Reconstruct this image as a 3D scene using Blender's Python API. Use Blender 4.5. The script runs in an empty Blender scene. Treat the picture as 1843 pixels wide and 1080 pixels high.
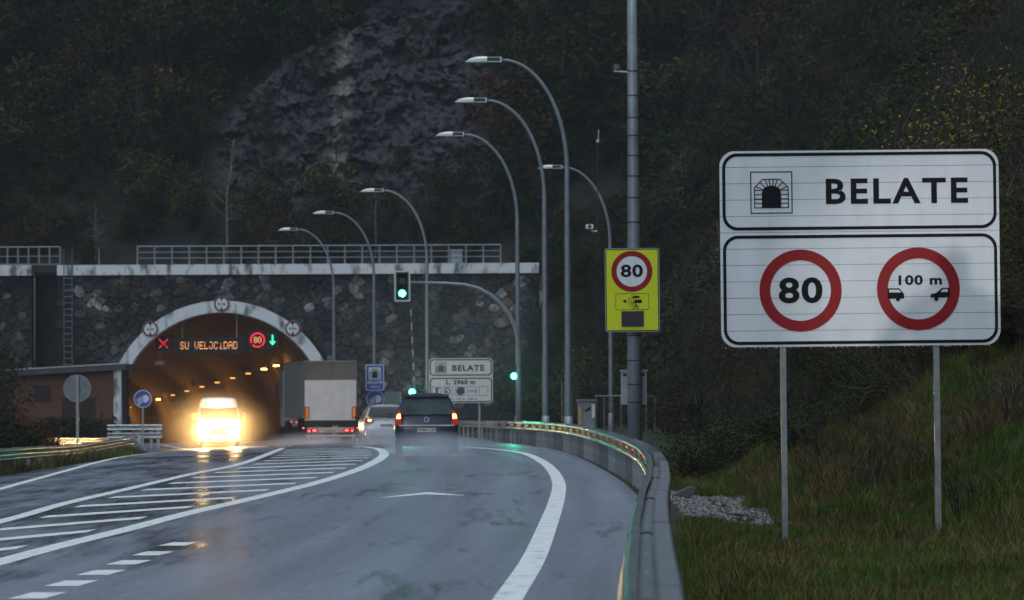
import bpy, bmesh, math, random
import numpy as np
from mathutils import Vector, Matrix
R = math.radians
sc = bpy.context.scene
C = sc.collection
random.seed(7)

# ------------------------------------------------------------------ camera, light, exposure
FPX = 7000.0
CAMZ = 1.6
PITCH = math.atan(171 / FPX)
ROLL = 0.0050
cam_d = bpy.data.cameras.new('camera')
cam_d.sensor_width = 36.0
cam_d.lens = 36.0 * FPX / 1843
cam_d.clip_start = 0.5
cam_d.clip_end = 3000
cam_d.dof.use_dof = True
cam_d.dof.focus_distance = 54.0
cam_d.dof.aperture_fstop = 5.0
cam = bpy.data.objects.new('camera', cam_d)
C.objects.link(cam)
_F = Vector((0, math.cos(PITCH), math.sin(PITCH)))
_U0 = Vector((0, -math.sin(PITCH), math.cos(PITCH)))
_X = Vector((1, 0, 0))
_U = math.cos(ROLL) * _U0 + math.sin(ROLL) * _X
_R = math.cos(ROLL) * _X - math.sin(ROLL) * _U0
cam.matrix_world = Matrix(((_R.x, _U.x, -_F.x, 0), (_R.y, _U.y, -_F.y, 0), (_R.z, _U.z, -_F.z, CAMZ), (0, 0, 0, 1)))
sc.camera = cam

world = bpy.data.worlds.new('World')
sc.world = world
world.use_nodes = True
nt = world.node_tree
nt.nodes.clear()
wo = nt.nodes.new('ShaderNodeOutputWorld')
bg = nt.nodes.new('ShaderNodeBackground')
sky = nt.nodes.new('ShaderNodeTexSky')
sky.sky_type = 'NISHITA'
sky.sun_disc = False
sky.sun_elevation = R(24)
sky.sun_rotation = R(205)
sky.air_density = 1.2
sky.dust_density = 3.0
hs = nt.nodes.new('ShaderNodeHueSaturation')
hs.inputs['Saturation'].default_value = 0.45
nt.links.new(sky.outputs[0], hs.inputs['Color'])
tint = nt.nodes.new('ShaderNodeMix'); tint.data_type = 'RGBA'; tint.blend_type = 'MULTIPLY'   # cool dusk overcast
tint.inputs['Factor'].default_value = 1.0
tint.inputs['B'].default_value = (0.80, 0.96, 1.16, 1)
nt.links.new(hs.outputs[0], tint.inputs['A'])
nt.links.new(tint.outputs['Result'], bg.inputs[0])
bg.inputs[1].default_value = 0.05
nt.links.new(bg.outputs[0], wo.inputs[0])

sun_d = bpy.data.lights.new('overcast_sun', 'SUN')
sun_d.energy = 2.0
sun_d.angle = R(40)
sun_d.color = (0.80, 0.92, 1.0)
sun = bpy.data.objects.new('overcast_sun', sun_d)
C.objects.link(sun)
sun.rotation_euler = (R(6), R(0), R(-25))

sc.view_settings.view_transform = 'Standard'
sc.view_settings.look = 'None'
sc.view_settings.gamma = 1
sc.view_settings.use_curve_mapping = False
sc.view_settings.exposure = 0.0
sc.render.engine = 'CYCLES'
sc.cycles.use_denoising = True
sc.cycles.volume_step_rate = 4.0
sc.cycles.volume_max_steps = 64
sc.cycles.volume_bounces = 1
sc.cycles.max_bounces = 6
sc.cycles.sample_clamp_indirect = 6.0

# ------------------------------------------------------------------ helpers
def ss(t):
    t = np.clip(t, 0, 1)
    return t * t * (3 - 2 * t)

def ray(px, py):
    u = (float(px) - 921.5) / FPX
    v = (540 - float(py)) / FPX
    return _F + u * _R + v * _U

def at(px, py, d):
    r = ray(px, py)
    t = d / r.y
    return Vector((r.x * t, d, CAMZ + r.z * t))

def tab(table):
    """smooth curve through (d, value) points"""
    xs = np.array([p[0] for p in table], float)
    ys = np.array([p[1] for p in table], float)
    m = np.zeros_like(ys)
    sl = np.diff(ys) / np.diff(xs)
    m[1:-1] = (sl[1:] + sl[:-1]) / 2
    m[0], m[-1] = sl[0], sl[-1]
    def f(x):
        x = np.asarray(x, float)
        xc = np.clip(x, xs[0], xs[-1])
        i = np.clip(np.searchsorted(xs, xc) - 1, 0, len(xs) - 2)
        h = xs[i + 1] - xs[i]
        t = (xc - xs[i]) / h
        r = ((2 * t**3 - 3 * t**2 + 1) * ys[i] + (t**3 - 2 * t**2 + t) * h * m[i]
             + (-2 * t**3 + 3 * t**2) * ys[i + 1] + (t**3 - t**2) * h * m[i + 1])
        r = r + (x > xs[-1]) * (x - xs[-1]) * m[-1] + (x < xs[0]) * (x - xs[0]) * m[0]
        return r
    return f

def zroad(X, d):
    X = np.asarray(X, float); d = np.asarray(d, float)
    s = np.maximum(0, d - 95.0)
    z = -0.004 * np.where(s < 20, s * s / 40, s - 10)
    z = z - 0.020 * np.maximum(0, d - 228)
    z = z - 0.035 * ss((d - 90) / 90) * np.clip(-X, 0, 18)
    return z

_rng = np.random.RandomState(11)
_lat = _rng.rand(64, 64)
def vnoise(x, y):
    xi = np.floor(x).astype(int); yi = np.floor(y).astype(int)
    fx = x - xi; fy = y - yi
    fx = fx * fx * (3 - 2 * fx); fy = fy * fy * (3 - 2 * fy)
    a = _lat[xi % 64, yi % 64]; b = _lat[(xi + 1) % 64, yi % 64]
    c = _lat[xi % 64, (yi + 1) % 64]; e = _lat[(xi + 1) % 64, (yi + 1) % 64]
    return (a * (1 - fx) + b * fx) * (1 - fy) + (c * (1 - fx) + e * fx) * fy
def fbm(x, y, o=4):
    s = 0; a = .5
    for i in range(o):
        s = s + a * vnoise(x * 2**i + 13.7 * i, y * 2**i + 5.1 * i); a *= .5
    return s

rail_x = tab([(4, .12), (15, .465), (22, .70), (30, 1.0), (40, 1.42), (52, 1.82), (64, 2.03), (82, 1.98), (100, 1.72), (113, 1.40), (126, .88), (138, .20), (149, -.62)])
rail2_x = tab([(149, -.60), (165, -1.2), (180, -2.1), (200, -3.6), (214, -5.6)])
foot_x = tab([(20, 6.4), (30, 5.8), (39, 5.2), (43, 4.75), (50, 3.95), (70, 3.9), (90, 3.9), (110, 4.3), (150, 4.3), (228, 4.5)])
edge_x = tab([(10, -.60), (20, -.33), (30, -.06), (37, .17), (48, .43), (59, .66), (70.5, .83), (86.8, .80), (98, .60), (107.7, .30), (117, -.35), (126, -1.25), (150, -4.2), (170, -6.9), (190, -9.2), (228, -12.6)])
asp_r = tab([(4, .0), (15, .38), (30, .93), (40, 1.36), (52, 1.78), (64, 1.99), (82, 1.94), (113, 1.40), (126, .9), (149, -.60), (165, -1.1), (180, -1.9), (200, -3.9), (214, -6.5), (228, -11.6)])
asp_l = tab([(4, -10.6), (30, -10.5), (79, -10.4), (105, -10.6), (130, -12.2), (160, -15.0), (190, -18.4), (228, -22.6)])

def h_front(X, d):
    X = np.asarray(X, float); d = np.asarray(d, float)
    b = zroad(X, d)
    xr = asp_r(d); xl = asp_l(d); xf = foot_x(d)
    n = fbm(X * .9, d * .35) - .47
    onroad = ss((X - xr + .05) / .5) + ss((xl - X) / .6)
    z = b - .02 - .05 * np.clip(onroad, 0, 1)
    z = z + n * .12 * np.clip(ss((X - xr) / 1.5) + ss((xl - X) / 1.5), 0, 1)
    # ditch at the slope's foot
    z = z - .16 * np.exp(-((X - xf + .45) / .55) ** 2) * ss((d - 38) / 10) * (1 - ss((d - 120) / 40))
    q = np.maximum(0, X - xf)
    z = z + .60 * q + .022 * np.minimum(q, 14) ** 2 + ss(q / 3) * (fbm(X * .35 + 3, d * .2 + 9) - .47) * 2.6
    z = z + np.maximum(0, d - 220.5) * 1.12 * ss((X - .6) / 1.6)
    z = z - .28 * ss((xl - .25 - X) / .9) * ss((d - 68) / 14) * (1 - ss((d - 140) / 30))
    ql = np.maximum(0, xl - X - 6)
    z = z + .25 * ql * ss((170 - d) / 40) + .12 * np.maximum(0, ql - 10)
    return z

def cliffness(X, d):
    c = ss((X + 19.5 - 8.5 * ss((d - 241.5) / 6.5)) / 2.5) * (1 - ss((X + 3.0) / 3.5))
    return c

def h_back(X, d):
    t = np.maximum(0, d - 232.0)
    cl = cliffness(X, d)
    veg = 8.75 + .95 * t
    rock = 8.75 + .75 * np.minimum(t, 6.5) + 1.45 * np.clip(t - 6.5, 0, 9.5) + .9 * np.maximum(0, t - 16)
    n = fbm(X * .22 + 7, d * .22 + 1) - .47
    z = veg * (1 - cl) + rock * cl + n * 3.2 * ss(t / 8)
    hr = h_front(X, np.minimum(d, 229.0)) * ss((X - 1) / 3)
    z = np.where(X > .8, np.maximum(z, hr), z)
    return z

def G(px, py):
    r = ray(px, py)
    t = 12.0
    while t < 600:
        z = CAMZ + r.z * t
        if z <= float(zroad(r.x * t, r.y * t)):
            break
        t += .25
    a, b = t - .25, t
    for _ in range(18):
        m = (a + b) / 2
        if CAMZ + r.z * m <= float(zroad(r.x * m, r.y * m)): b = m
        else: a = m
    return (r.x * b, r.y * b)

# ---- materials
MATS = {}
def mat(name, col, rough=.6, metal=0.0, var=.15, scale=6.0, bump=0.0, col2=None, emit=None, estr=0.0, spec=.5, coords='Object', stretch=None, detail=5, fac=(.35, .65)):
    if name in MATS: return MATS[name]
    m = bpy.data.materials.new(name); m.use_nodes = True
    n = m.node_tree.nodes; l = m.node_tree.links
    p = n['Principled BSDF']
    p.inputs['Roughness'].default_value = rough
    p.inputs['Metallic'].default_value = metal
    p.inputs['Specular IOR Level'].default_value = spec
    if emit is not None:
        p.inputs['Emission Color'].default_value = (*emit, 1)
        p.inputs['Emission Strength'].default_value = estr
    tc = n.new('ShaderNodeTexCoord')
    mp = n.new('ShaderNodeMapping')
    if stretch: mp.inputs['Scale'].default_value = stretch
    l.new(tc.outputs[coords], mp.inputs['Vector'])
    nz = n.new('ShaderNodeTexNoise'); nz.inputs['Scale'].default_value = scale; nz.inputs['Detail'].default_value = detail
    l.new(mp.outputs[0], nz.inputs['Vector'])
    rp = n.new('ShaderNodeMapRange')
    rp.inputs['From Min'].default_value = fac[0]; rp.inputs['From Max'].default_value = fac[1]
    l.new(nz.outputs['Fac'], rp.inputs['Value'])
    mx = n.new('ShaderNodeMix'); mx.data_type = 'RGBA'
    c2 = col2 if col2 else tuple(c * (1 - var) for c in col)
    mx.inputs['A'].default_value = (*col, 1); mx.inputs['B'].default_value = (*c2, 1)
    l.new(rp.outputs[0], mx.inputs['Factor'])
    l.new(mx.outputs['Result'], p.inputs['Base Color'])
    if bump:
        bp = n.new('ShaderNodeBump'); bp.inputs['Strength'].default_value = bump; bp.inputs['Distance'].default_value = .03
        l.new(nz.outputs['Fac'], bp.inputs['Height']); l.new(bp.outputs[0], p.inputs['Normal'])
    MATS[name] = m
    return m

def glow(name, col, strength):
    if name in MATS: return MATS[name]
    m = bpy.data.materials.new(name); m.use_nodes = True
    n = m.node_tree.nodes; l = m.node_tree.links
    n.clear()
    o = n.new('ShaderNodeOutputMaterial'); e = n.new('ShaderNodeEmission')
    e.inputs[0].default_value = (*col, 1); e.inputs[1].default_value = strength
    l.new(e.outputs[0], o.inputs[0])
    MATS[name] = m
    return m

galv = mat('galvanised_steel', (.36, .39, .42), .38, .75, .25, 9, .05)
post_steel = mat('dull_post_steel', (.19, .21, .235), .5, .25, .25, 6, .05)
post_light = mat('pale_post_steel', (.36, .39, .42), .5, .3, .3, 6, .05)
post_mid = mat('mid_post_steel', (.27, .295, .32), .5, .3, .3, 6, .05)
galv_wet = mat('wet_galvanised_rail', (.46, .51, .55), .25, .75, .35, 5, .04, stretch=(1, .3, 1))
pole_mat = mat('grey_painted_pole', (.26, .30, .34), .45, .2, .2, 4, .03)
white_sheet = mat('white_sign_sheeting', (.84, .88, .93), .5, 0, .12, 1.6, .01, spec=.3, stretch=(2.2, 1, .6), detail=9)
black_print = mat('black_sign_print', (.010, .011, .014), .7, 0, .2, 5, spec=.15)
red_print = mat('red_sign_print', (.34, .010, .016), .55, 0, .15, 5, spec=.25)
blue_print = mat('blue_sign_print', (.02, .10, .50), .4, 0, .15, 5)
yellow_sheet = mat('fluorescent_yellow_sheeting', (.72, .80, .0), .4, 0, .05, 3, emit=None)
sign_back = mat('weathered_aluminium', (.24, .28, .31), .5, .4, .3, 7, .05)
concrete = mat('stained_white_concrete', (.82, .86, .89), .75, 0, 0, 1.6, .2, col2=(.16, .17, .165), detail=10, fac=(.50, .66), stretch=(1.3, 1, .5))
white_paint = mat('road_paint', (.88, .90, .91), .42, 0, .3, 4, .05, detail=12, col2=(.55, .57, .60), stretch=(1.5, .6, 1), fac=(.50, .72))
black_plastic = mat('black_plastic', (.012, .012, .014), .45, 0, .2, 8)
tyre_mat = mat('tyre_rubber', (.015, .015, .016), .8, 0, .3, 20, .1)

# ---- mesh builder
class MB:
    def __init__(s): s.v = []; s.f = []; s.mi = []
    def quad(s, a, b, c, d, mi=0):
        n = len(s.v); s.v += [tuple(a), tuple(b), tuple(c), tuple(d)]; s.f.append((n, n + 1, n + 2, n + 3)); s.mi.append(mi)
    def poly(s, pts, mi=0):
        n = len(s.v); s.v += [tuple(p) for p in pts]; s.f.append(tuple(range(n, n + len(pts)))); s.mi.append(mi)
    def box(s, c, sz, mi=0, rz=0):
        n = len(s.v); cx, cy, cz = c; hx, hy, hz = sz[0] / 2, sz[1] / 2, sz[2] / 2
        ca, sa = math.cos(rz), math.sin(rz)
        for dz in (-hz, hz):
            for dx, dy in ((-hx, -hy), (hx, -hy), (hx, hy), (-hx, hy)):
                s.v.append((cx + dx * ca - dy * sa, cy + dx * sa + dy * ca, cz + dz))
        for f in ((0, 3, 2, 1), (4, 5, 6, 7), (0, 1, 5, 4), (1, 2, 6, 5), (2, 3, 7, 6), (3, 0, 4, 7)):
            s.f.append(tuple(n + i for i in f)); s.mi.append(mi)
    def tube(s, pts, r, seg=8, mi=0, caps=True):
        """r: number or list"""
        pts = [Vector(p) for p in pts]
        if not isinstance(r, (list, tuple)): r = [r] * len(pts)
        n0 = len(s.v); up = None
        for i, p in enumerate(pts):
            t = (pts[min(i + 1, len(pts) - 1)] - pts[max(i - 1, 0)]).normalized()
            if up is None:
                up = Vector((0, 0, 1)) if abs(t.z) < .9 else Vector((0, 1, 0))
            a = t.cross(up).normalized(); b = a.cross(t).normalized(); up = b
            for k in range(seg):
                an = 2 * math.pi * k / seg
                q = p + (a * math.cos(an) + b * math.sin(an)) * r[i]
                s.v.append(tuple(q))
        for i in range(len(pts) - 1):
            for k in range(seg):
                k2 = (k + 1) % seg
                s.f.append((n0 + i * seg + k, n0 + i * seg + k2, n0 + (i + 1) * seg + k2, n0 + (i + 1) * seg + k)); s.mi.append(mi)
        if caps:
            s.f.append(tuple(n0 + k for k in reversed(range(seg)))); s.mi.append(mi)
            m = n0 + (len(pts) - 1) * seg
            s.f.append(tuple(m + k for k in range(seg))); s.mi.append(mi)
    def prism(s, outline, y0, y1, mi=0):
        """outline [(x,z)] counter-clockwise seen from -y; extruded y0 (front) .. y1"""
        n = len(s.v); k = len(outline)
        s.v += [(x, y0, z) for x, z in outline] + [(x, y1, z) for x, z in outline]
        s.f.append(tuple(range(n, n + k))); s.mi.append(mi)
        s.f.append(tuple(n + k + i for i in reversed(range(k)))); s.mi.append(mi)
        for i in range(k):
            j = (i + 1) % k
            s.f.append((n + i, n + k + i, n + k + j, n + j)); s.mi.append(mi)
    def ring(s, outer, inner, y, mi=0, y1=None):
        n = len(s.v); k = len(outer)
        s.v += [(x, y, z) for x, z in outer] + [(x, y, z) for x, z in inner]
        for i in range(k):
            j = (i + 1) % k
            s.f.append((n + i, n + j, n + k + j, n + k + i)); s.mi.append(mi)
    def mesh(s, name, mats, smooth=False):
        me = bpy.data.meshes.new(name)
        me.from_pydata(s.v, [], s.f)
        for m in (mats if isinstance(mats, (list, tuple)) else [mats]): me.materials.append(m)
        me.polygons.foreach_set('material_index', s.mi)
        if smooth: me.polygons.foreach_set('use_smooth', [True] * len(me.polygons))
        me.update()
        return me
    def build(s, name, mats, parent=None, smooth=False, loc=None, rot=None):
        return link(name, s.mesh(name, mats, smooth), parent, loc, rot)

def link(name, me, parent=None, loc=None, rot=None):
    o = bpy.data.objects.new(name, me); C.objects.link(o)
    if parent: o.parent = parent
    if loc is not None: o.location = loc
    if rot is not None: o.rotation_euler = rot
    return o
def tag(o, label=None, cat=None, group=None, kind=None):
    if label: o['label'] = label
    if cat: o['category'] = cat
    if group: o['group'] = group
    if kind: o['kind'] = kind
    return o
def thing(name, label, cat, loc=(0, 0, 0), rz=0, group=None):
    o = bpy.data.objects.new(name, None); C.objects.link(o)
    o.location = loc; o.rotation_euler = (0, 0, rz); o.empty_display_size = .2
    return tag(o, label, cat, group)
def copy_tree(o, parent=None):
    c = o.copy(); C.objects.link(c); c.parent = parent
    for ch in list(o.children): copy_tree(ch, c)
    return c
def structure(o): o['kind'] = 'structure'; return o

def circ(r, n=40, cx=0, cz=0, a0=0):
    return [(cx + r * math.cos(a0 + 2 * math.pi * i / n), cz + r * math.sin(a0 + 2 * math.pi * i / n)) for i in range(n)]
def rrect(x0, z0, x1, z1, r, n=8):
    o = []
    for cx, cz, a in ((x1 - r, z0 + r, -90), (x1 - r, z1 - r, 0), (x0 + r, z1 - r, 90), (x0 + r, z0 + r, 180)):
        for i in range(n + 1):
            t = R(a + 90 * i / n); o.append((cx + r * math.cos(t), cz + r * math.sin(t)))
    return o
def clip_z(poly, lo, hi):
    for sgn, lim in ((1, lo), (-1, hi)):
        out = []
        for i in range(len(poly)):
            a, b = poly[i], poly[(i + 1) % len(poly)]
            da, db = sgn * (a[1] - lim), sgn * (b[1] - lim)
            if da >= 0: out.append(a)
            if (da >= 0) != (db >= 0):
                t = da / (da - db); out.append((a[0] + (b[0] - a[0]) * t, lim))
        poly = out
        if not poly: return poly
    return poly

def text_mb(mb, s, x0, z0, x1, z1, y, offset=.02, mi=0, spacing=1.0):
    """flat lettering of string s filling the box x0..x1, z0..z1 on the plane y (facing -y)"""
    cu = bpy.data.curves.new('t', 'FONT'); cu.body = s; cu.offset = offset; cu.space_character = spacing; cu.resolution_u = 4
    ob = bpy.data.objects.new('t', cu)
    me = ob.to_mesh()
    vs = [v.co.copy() for v in me.vertices]; fs = [tuple(p.vertices) for p in me.polygons]
    ob.to_mesh_clear(); bpy.data.objects.remove(ob); bpy.data.curves.remove(cu)
    ax, bx = min(v.x for v in vs), max(v.x for v in vs); ay, by = min(v.y for v in vs), max(v.y for v in vs)
    n = len(mb.v)
    for v in vs:
        mb.v.append((x0 + (v.x - ax) / (bx - ax) * (x1 - x0), y, z0 + (v.y - ay) / (by - ay) * (z1 - z0)))
    for f in fs: mb.f.append(tuple(n + i for i in f)); mb.mi.append(mi)

def stroke(mb, pts, w, y, mi=0, closed=False):
    """flat mitred polyline of width w on plane y"""
    P = [Vector((p[0], p[1])) for p in pts]; n = len(P); L = []; Rr = []
    for i in range(n):
        a = P[(i - 1) % n] if (closed or i > 0) else None
        b = P[(i + 1) % n] if (closed or i < n - 1) else None
        d1 = (P[i] - a).normalized() if a is not None else None
        d2 = (b - P[i]).normalized() if b is not None else None
        d = ((d1 or d2) + (d2 or d1)).normalized(); nn = Vector((-d.y, d.x))
        k = 1 / max(.4, nn.dot(Vector((-(d1 or d2).y, (d1 or d2).x))))
        L.append(P[i] + nn * w / 2 * k); Rr.append(P[i] - nn * w / 2 * k)
    for i in range(n if closed else n - 1):
        j = (i + 1) % n
        mb.quad((Rr[i].x, y, Rr[i].y), (Rr[j].x, y, Rr[j].y), (L[j].x, y, L[j].y), (L[i].x, y, L[i].y), mi)

# ------------------------------------------------------------------ ground, hill
def grid_mesh(name, xs, ds, hf, m, extra=None):
    XX, DD = np.meshgrid(xs, ds)
    Z = hf(XX, DD)
    YY = DD.copy(); XO = XX.copy()
    if extra: XO, YY, Z = extra(XX, DD, Z)
    co = np.stack([XO, YY, Z], -1).reshape(-1, 3)
    nx, ny = len(xs), len(ds)
    i = np.arange(nx - 1)[None, :] + np.arange(ny - 1)[:, None] * nx
    q = np.stack([i, i + 1, i + nx + 1, i + nx], -1).reshape(-1, 4)
    me = bpy.data.meshes.new(name)
    me.from_pydata(co.tolist(), [], q.tolist())
    me.materials.append(m)
    me.polygons.foreach_set('use_smooth', [True] * len(me.polygons))
    return me, XX, DD

def ground_material():
    m = bpy.data.materials.new('verge_soil_and_grass'); m.use_nodes = True
    n = m.node_tree.nodes; l = m.node_tree.links; p = n['Principled BSDF']
    p.inputs['Roughness'].default_value = .9
    g = n.new('ShaderNodeNewGeometry')
    def noise(sc_, det=6):
        z = n.new('ShaderNodeTexNoise'); z.inputs['Scale'].default_value = sc_; z.inputs['Detail'].default_value = det
        l.new(g.outputs['Position'], z.inputs['Vector']); return z
    a = noise(.5); b = noise(3.5, 8); c = noise(18, 4)
    r = n.new('ShaderNodeValToRGB')
    r.color_ramp.elements[0].position = .36; r.color_ramp.elements[0].color = (.016, .032, .008, 1)
    r.color_ramp.elements[1].position = .66; r.color_ramp.elements[1].color = (.034, .026, .013, 1)
    e = r.color_ramp.elements.new(.52); e.color = (.022, .028, .009, 1)
    l.new(a.outputs['Fac'], r.inputs[0])
    at_ = n.new('ShaderNodeAttribute'); at_.attribute_name = 'soil'
    mx = n.new('ShaderNodeMix'); mx.data_type = 'RGBA'
    mx.inputs['B'].default_value = (.030, .024, .018, 1)
    l.new(r.outputs[0], mx.inputs['A']); l.new(at_.outputs['Fac'], mx.inputs['Factor'])
    m2 = n.new('ShaderNodeMix'); m2.data_type = 'RGBA'; m2.blend_type = 'MULTIPLY'; m2.inputs['Factor'].default_value = .8
    cr = n.new('ShaderNodeMapRange'); cr.inputs['From Min'].default_value = .3; cr.inputs['From Max'].default_value = .7; cr.inputs['To Min'].default_value = .45; cr.inputs['To Max'].default_value = 1.5
    l.new(b.outputs['Fac'], cr.inputs['Value'])
    l.new(mx.outputs['Result'], m2.inputs['A']); l.new(cr.outputs[0], m2.inputs['B'])
    l.new(m2.outputs['Result'], p.inputs['Base Color'])
    bp = n.new('ShaderNodeBump'); bp.inputs['Strength'].default_value = .7; bp.inputs['Distance'].default_value = .06
    l.new(c.outputs['Fac'], bp.inputs['Height']); l.new(bp.outputs[0], p.inputs['Normal'])
    return m
gm = ground_material()
xs = np.concatenate([np.linspace(-150, -30, 30, endpoint=False), np.linspace(-30, -10.0, 50, endpoint=False), np.linspace(-10, 0, 22, endpoint=False), np.linspace(0, 14, 110, endpoint=False), np.linspace(14, 40, 50, endpoint=False), np.linspace(40, 160, 30)])
ds = np.concatenate([np.linspace(-50, 20, 16, endpoint=False), np.linspace(20, 100, 180, endpoint=False), np.linspace(100, 229, 130)])
me, XX, DD = grid_mesh('ground', xs, ds, h_front, gm)
at_ = me.attributes.new('soil', 'FLOAT', 'POINT')
soil = np.clip(1.0 * (DD > 51) * (DD < 70) * (XX > asp_r(DD)) * (XX < 3.7) + ss((XX - foot_x(DD) - 4) / 6) * .8 + np.exp(-((XX - foot_x(DD) + .4) / .5) ** 2) * (DD < 120) * (DD > 40), 0, 1)
at_.data.foreach_set('value', soil.ravel())
structure(link('ground', me))

def rock_material():
    m = bpy.data.materials.new('wet_rock_and_leaf_litter'); m.use_nodes = True
    n = m.node_tree.nodes; l = m.node_tree.links; p = n['Principled BSDF']
    p.inputs['Roughness'].default_value = .62
    g = n.new('ShaderNodeNewGeometry')
    def noise(sc_, det=8, st=None):
        z = n.new('ShaderNodeTexNoise'); z.inputs['Scale'].default_value = sc_; z.inputs['Detail'].default_value = det
        mp = n.new('ShaderNodeMapping'); mp.inputs['Scale'].default_value = st or (1, 1, 1)
        l.new(g.outputs['Position'], mp.inputs['Vector']); l.new(mp.outputs[0], z.inputs['Vector']); return z
    a = noise(.35, 6); b = noise(2.4, 12, (1, 1, 1.5)); c = noise(7, 10, (1, 1, 1.8))
    r = n.new('ShaderNodeValToRGB')
    r.color_ramp.elements[0].position = .36; r.color_ramp.elements[0].color = (.030, .032, .040, 1)
    r.color_ramp.elements[1].position = .68; r.color_ramp.elements[1].color = (.068, .071, .085, 1)
    l.new(b.outputs['Fac'], r.inputs[0])
    # pale runoff streak
    sx = n.new('ShaderNodeSeparateXYZ'); l.new(g.outputs['Position'], sx.inputs[0])
    ma = n.new('ShaderNodeMath'); ma.operation = 'ADD'; ma.inputs[1].default_value = 10.6
    l.new(sx.outputs[0], ma.inputs[0])
    wob = n.new('ShaderNodeMath'); wob.operation = 'MULTIPLY_ADD'; wob.inputs[1].default_value = 1.6; l.new(a.outputs['Fac'], wob.inputs[0]); l.new(ma.outputs[0], wob.inputs[2])
    su = n.new('ShaderNodeMath'); su.operation = 'SUBTRACT'; su.inputs[1].default_value = .8; l.new(wob.outputs[0], su.inputs[0])
    ab = n.new('ShaderNodeMath'); ab.operation = 'ABSOLUTE'; l.new(su.outputs[0], ab.inputs[0])
    mr = n.new('ShaderNodeMapRange'); mr.inputs['From Min'].default_value = .85; mr.inputs['From Max'].default_value = .3; l.new(ab.outputs[0], mr.inputs['Value'])
    mm = n.new('ShaderNodeMath'); mm.operation = 'MULTIPLY'; l.new(mr.outputs[0], mm.inputs[0])
    c2 = n.new('ShaderNodeMapRange'); c2.inputs['From Min'].default_value = .30; c2.inputs['From Max'].default_value = .52; l.new(c.outputs['Fac'], c2.inputs['Value']); l.new(c2.outputs[0], mm.inputs[1])
    ms = n.new('ShaderNodeMix'); ms.data_type = 'RGBA'; ms.inputs['B'].default_value = (.24, .235, .215, 1)
    l.new(r.outputs[0], ms.inputs['A']); l.new(mm.outputs[0], ms.inputs['Factor'])
    att = n.new('ShaderNodeAttribute'); att.attribute_name = 'rock'
    m3 = n.new('ShaderNodeMix'); m3.data_type = 'RGBA'; m3.inputs['A'].default_value = (.014, .014, .010, 1)
    l.new(ms.outputs['Result'], m3.inputs['B']); l.new(att.outputs['Fac'], m3.inputs['Factor'])
    l.new(m3.outputs['Result'], p.inputs['Base Color'])
    bp = n.new('ShaderNodeBump'); bp.inputs['Strength'].default_value = 1; bp.inputs['Distance'].default_value = .5
    l.new(c.outputs['Fac'], bp.inputs['Height']); l.new(bp.outputs[0], p.inputs['Normal'])
    return m
_fr = np.random.RandomState(3); _fa = _fr.rand(64, 64, 5)
def facets(u, v):
    ui = np.floor(u).astype(int); vi = np.floor(v).astype(int)
    best = np.full(u.shape, 1e9); out = np.zeros(u.shape)
    for a in (-1, 0, 1):
        for b in (-1, 0, 1):
            A = _fa[(ui + a) % 64, (vi + b) % 64]
            du = u - (ui + a + A[..., 0]); dv = v - (vi + b + A[..., 1])
            q = du * du + dv * dv; k = q < best
            best = np.where(k, q, best); out = np.where(k, (A[..., 2] - .5) + (A[..., 3] - .5) * du * 1.6 + (A[..., 4] - .5) * dv * 1.6, out)
    return out
def roughen(XX, DD, Z):
    c = cliffness(XX, DD) * ss((DD - 233) / 4)
    w = fbm(XX * .5, Z * .5, 2) * 2
    rid = 1 - np.abs(2 * fbm(XX * .30 + w + 3, Z * .55 + w * .6, 5) - .94) * 2
    rid2 = 1 - np.abs(2 * fbm(XX * 1.0 + Z * .4, Z * 1.5 - XX * .3, 4) - .94) * 2
    return XX, DD - c * ((rid - .5) * .6 + facets(XX * .42 + Z * .22, Z * .6 - XX * .25) * .7 + facets(XX * 1.1 - Z * .4, Z * 1.5 + XX * .5) * .36 + facets(XX * 2.6 + Z, Z * 3.4) * .28), Z + c * (rid2 - .5) * .3
xs = np.concatenate([np.linspace(-160, -40, 50, endpoint=False), np.linspace(-40, -20, 70, endpoint=False), np.linspace(-20, 4, 340, endpoint=False), np.linspace(4, 40, 90, endpoint=False), np.linspace(40, 170, 50)])
ds = np.concatenate([np.linspace(228.9, 238, 26, endpoint=False), np.linspace(238, 250, 190, endpoint=False), np.linspace(250, 262, 40, endpoint=False), np.linspace(262, 330, 60)])
me, XX, DD = grid_mesh('hill', xs, ds, h_back, rock_material(), roughen)
at_ = me.attributes.new('rock', 'FLOAT', 'POINT')
rk = cliffness(XX, DD) * ss((DD - 236) / 2) * (1 - ss((DD - 248.5 - 5 * (fbm(XX * .4, DD * 0) - .4)) / 2))
at_.data.foreach_set('value', rk.ravel())
structure(link('hill', me))

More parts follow.
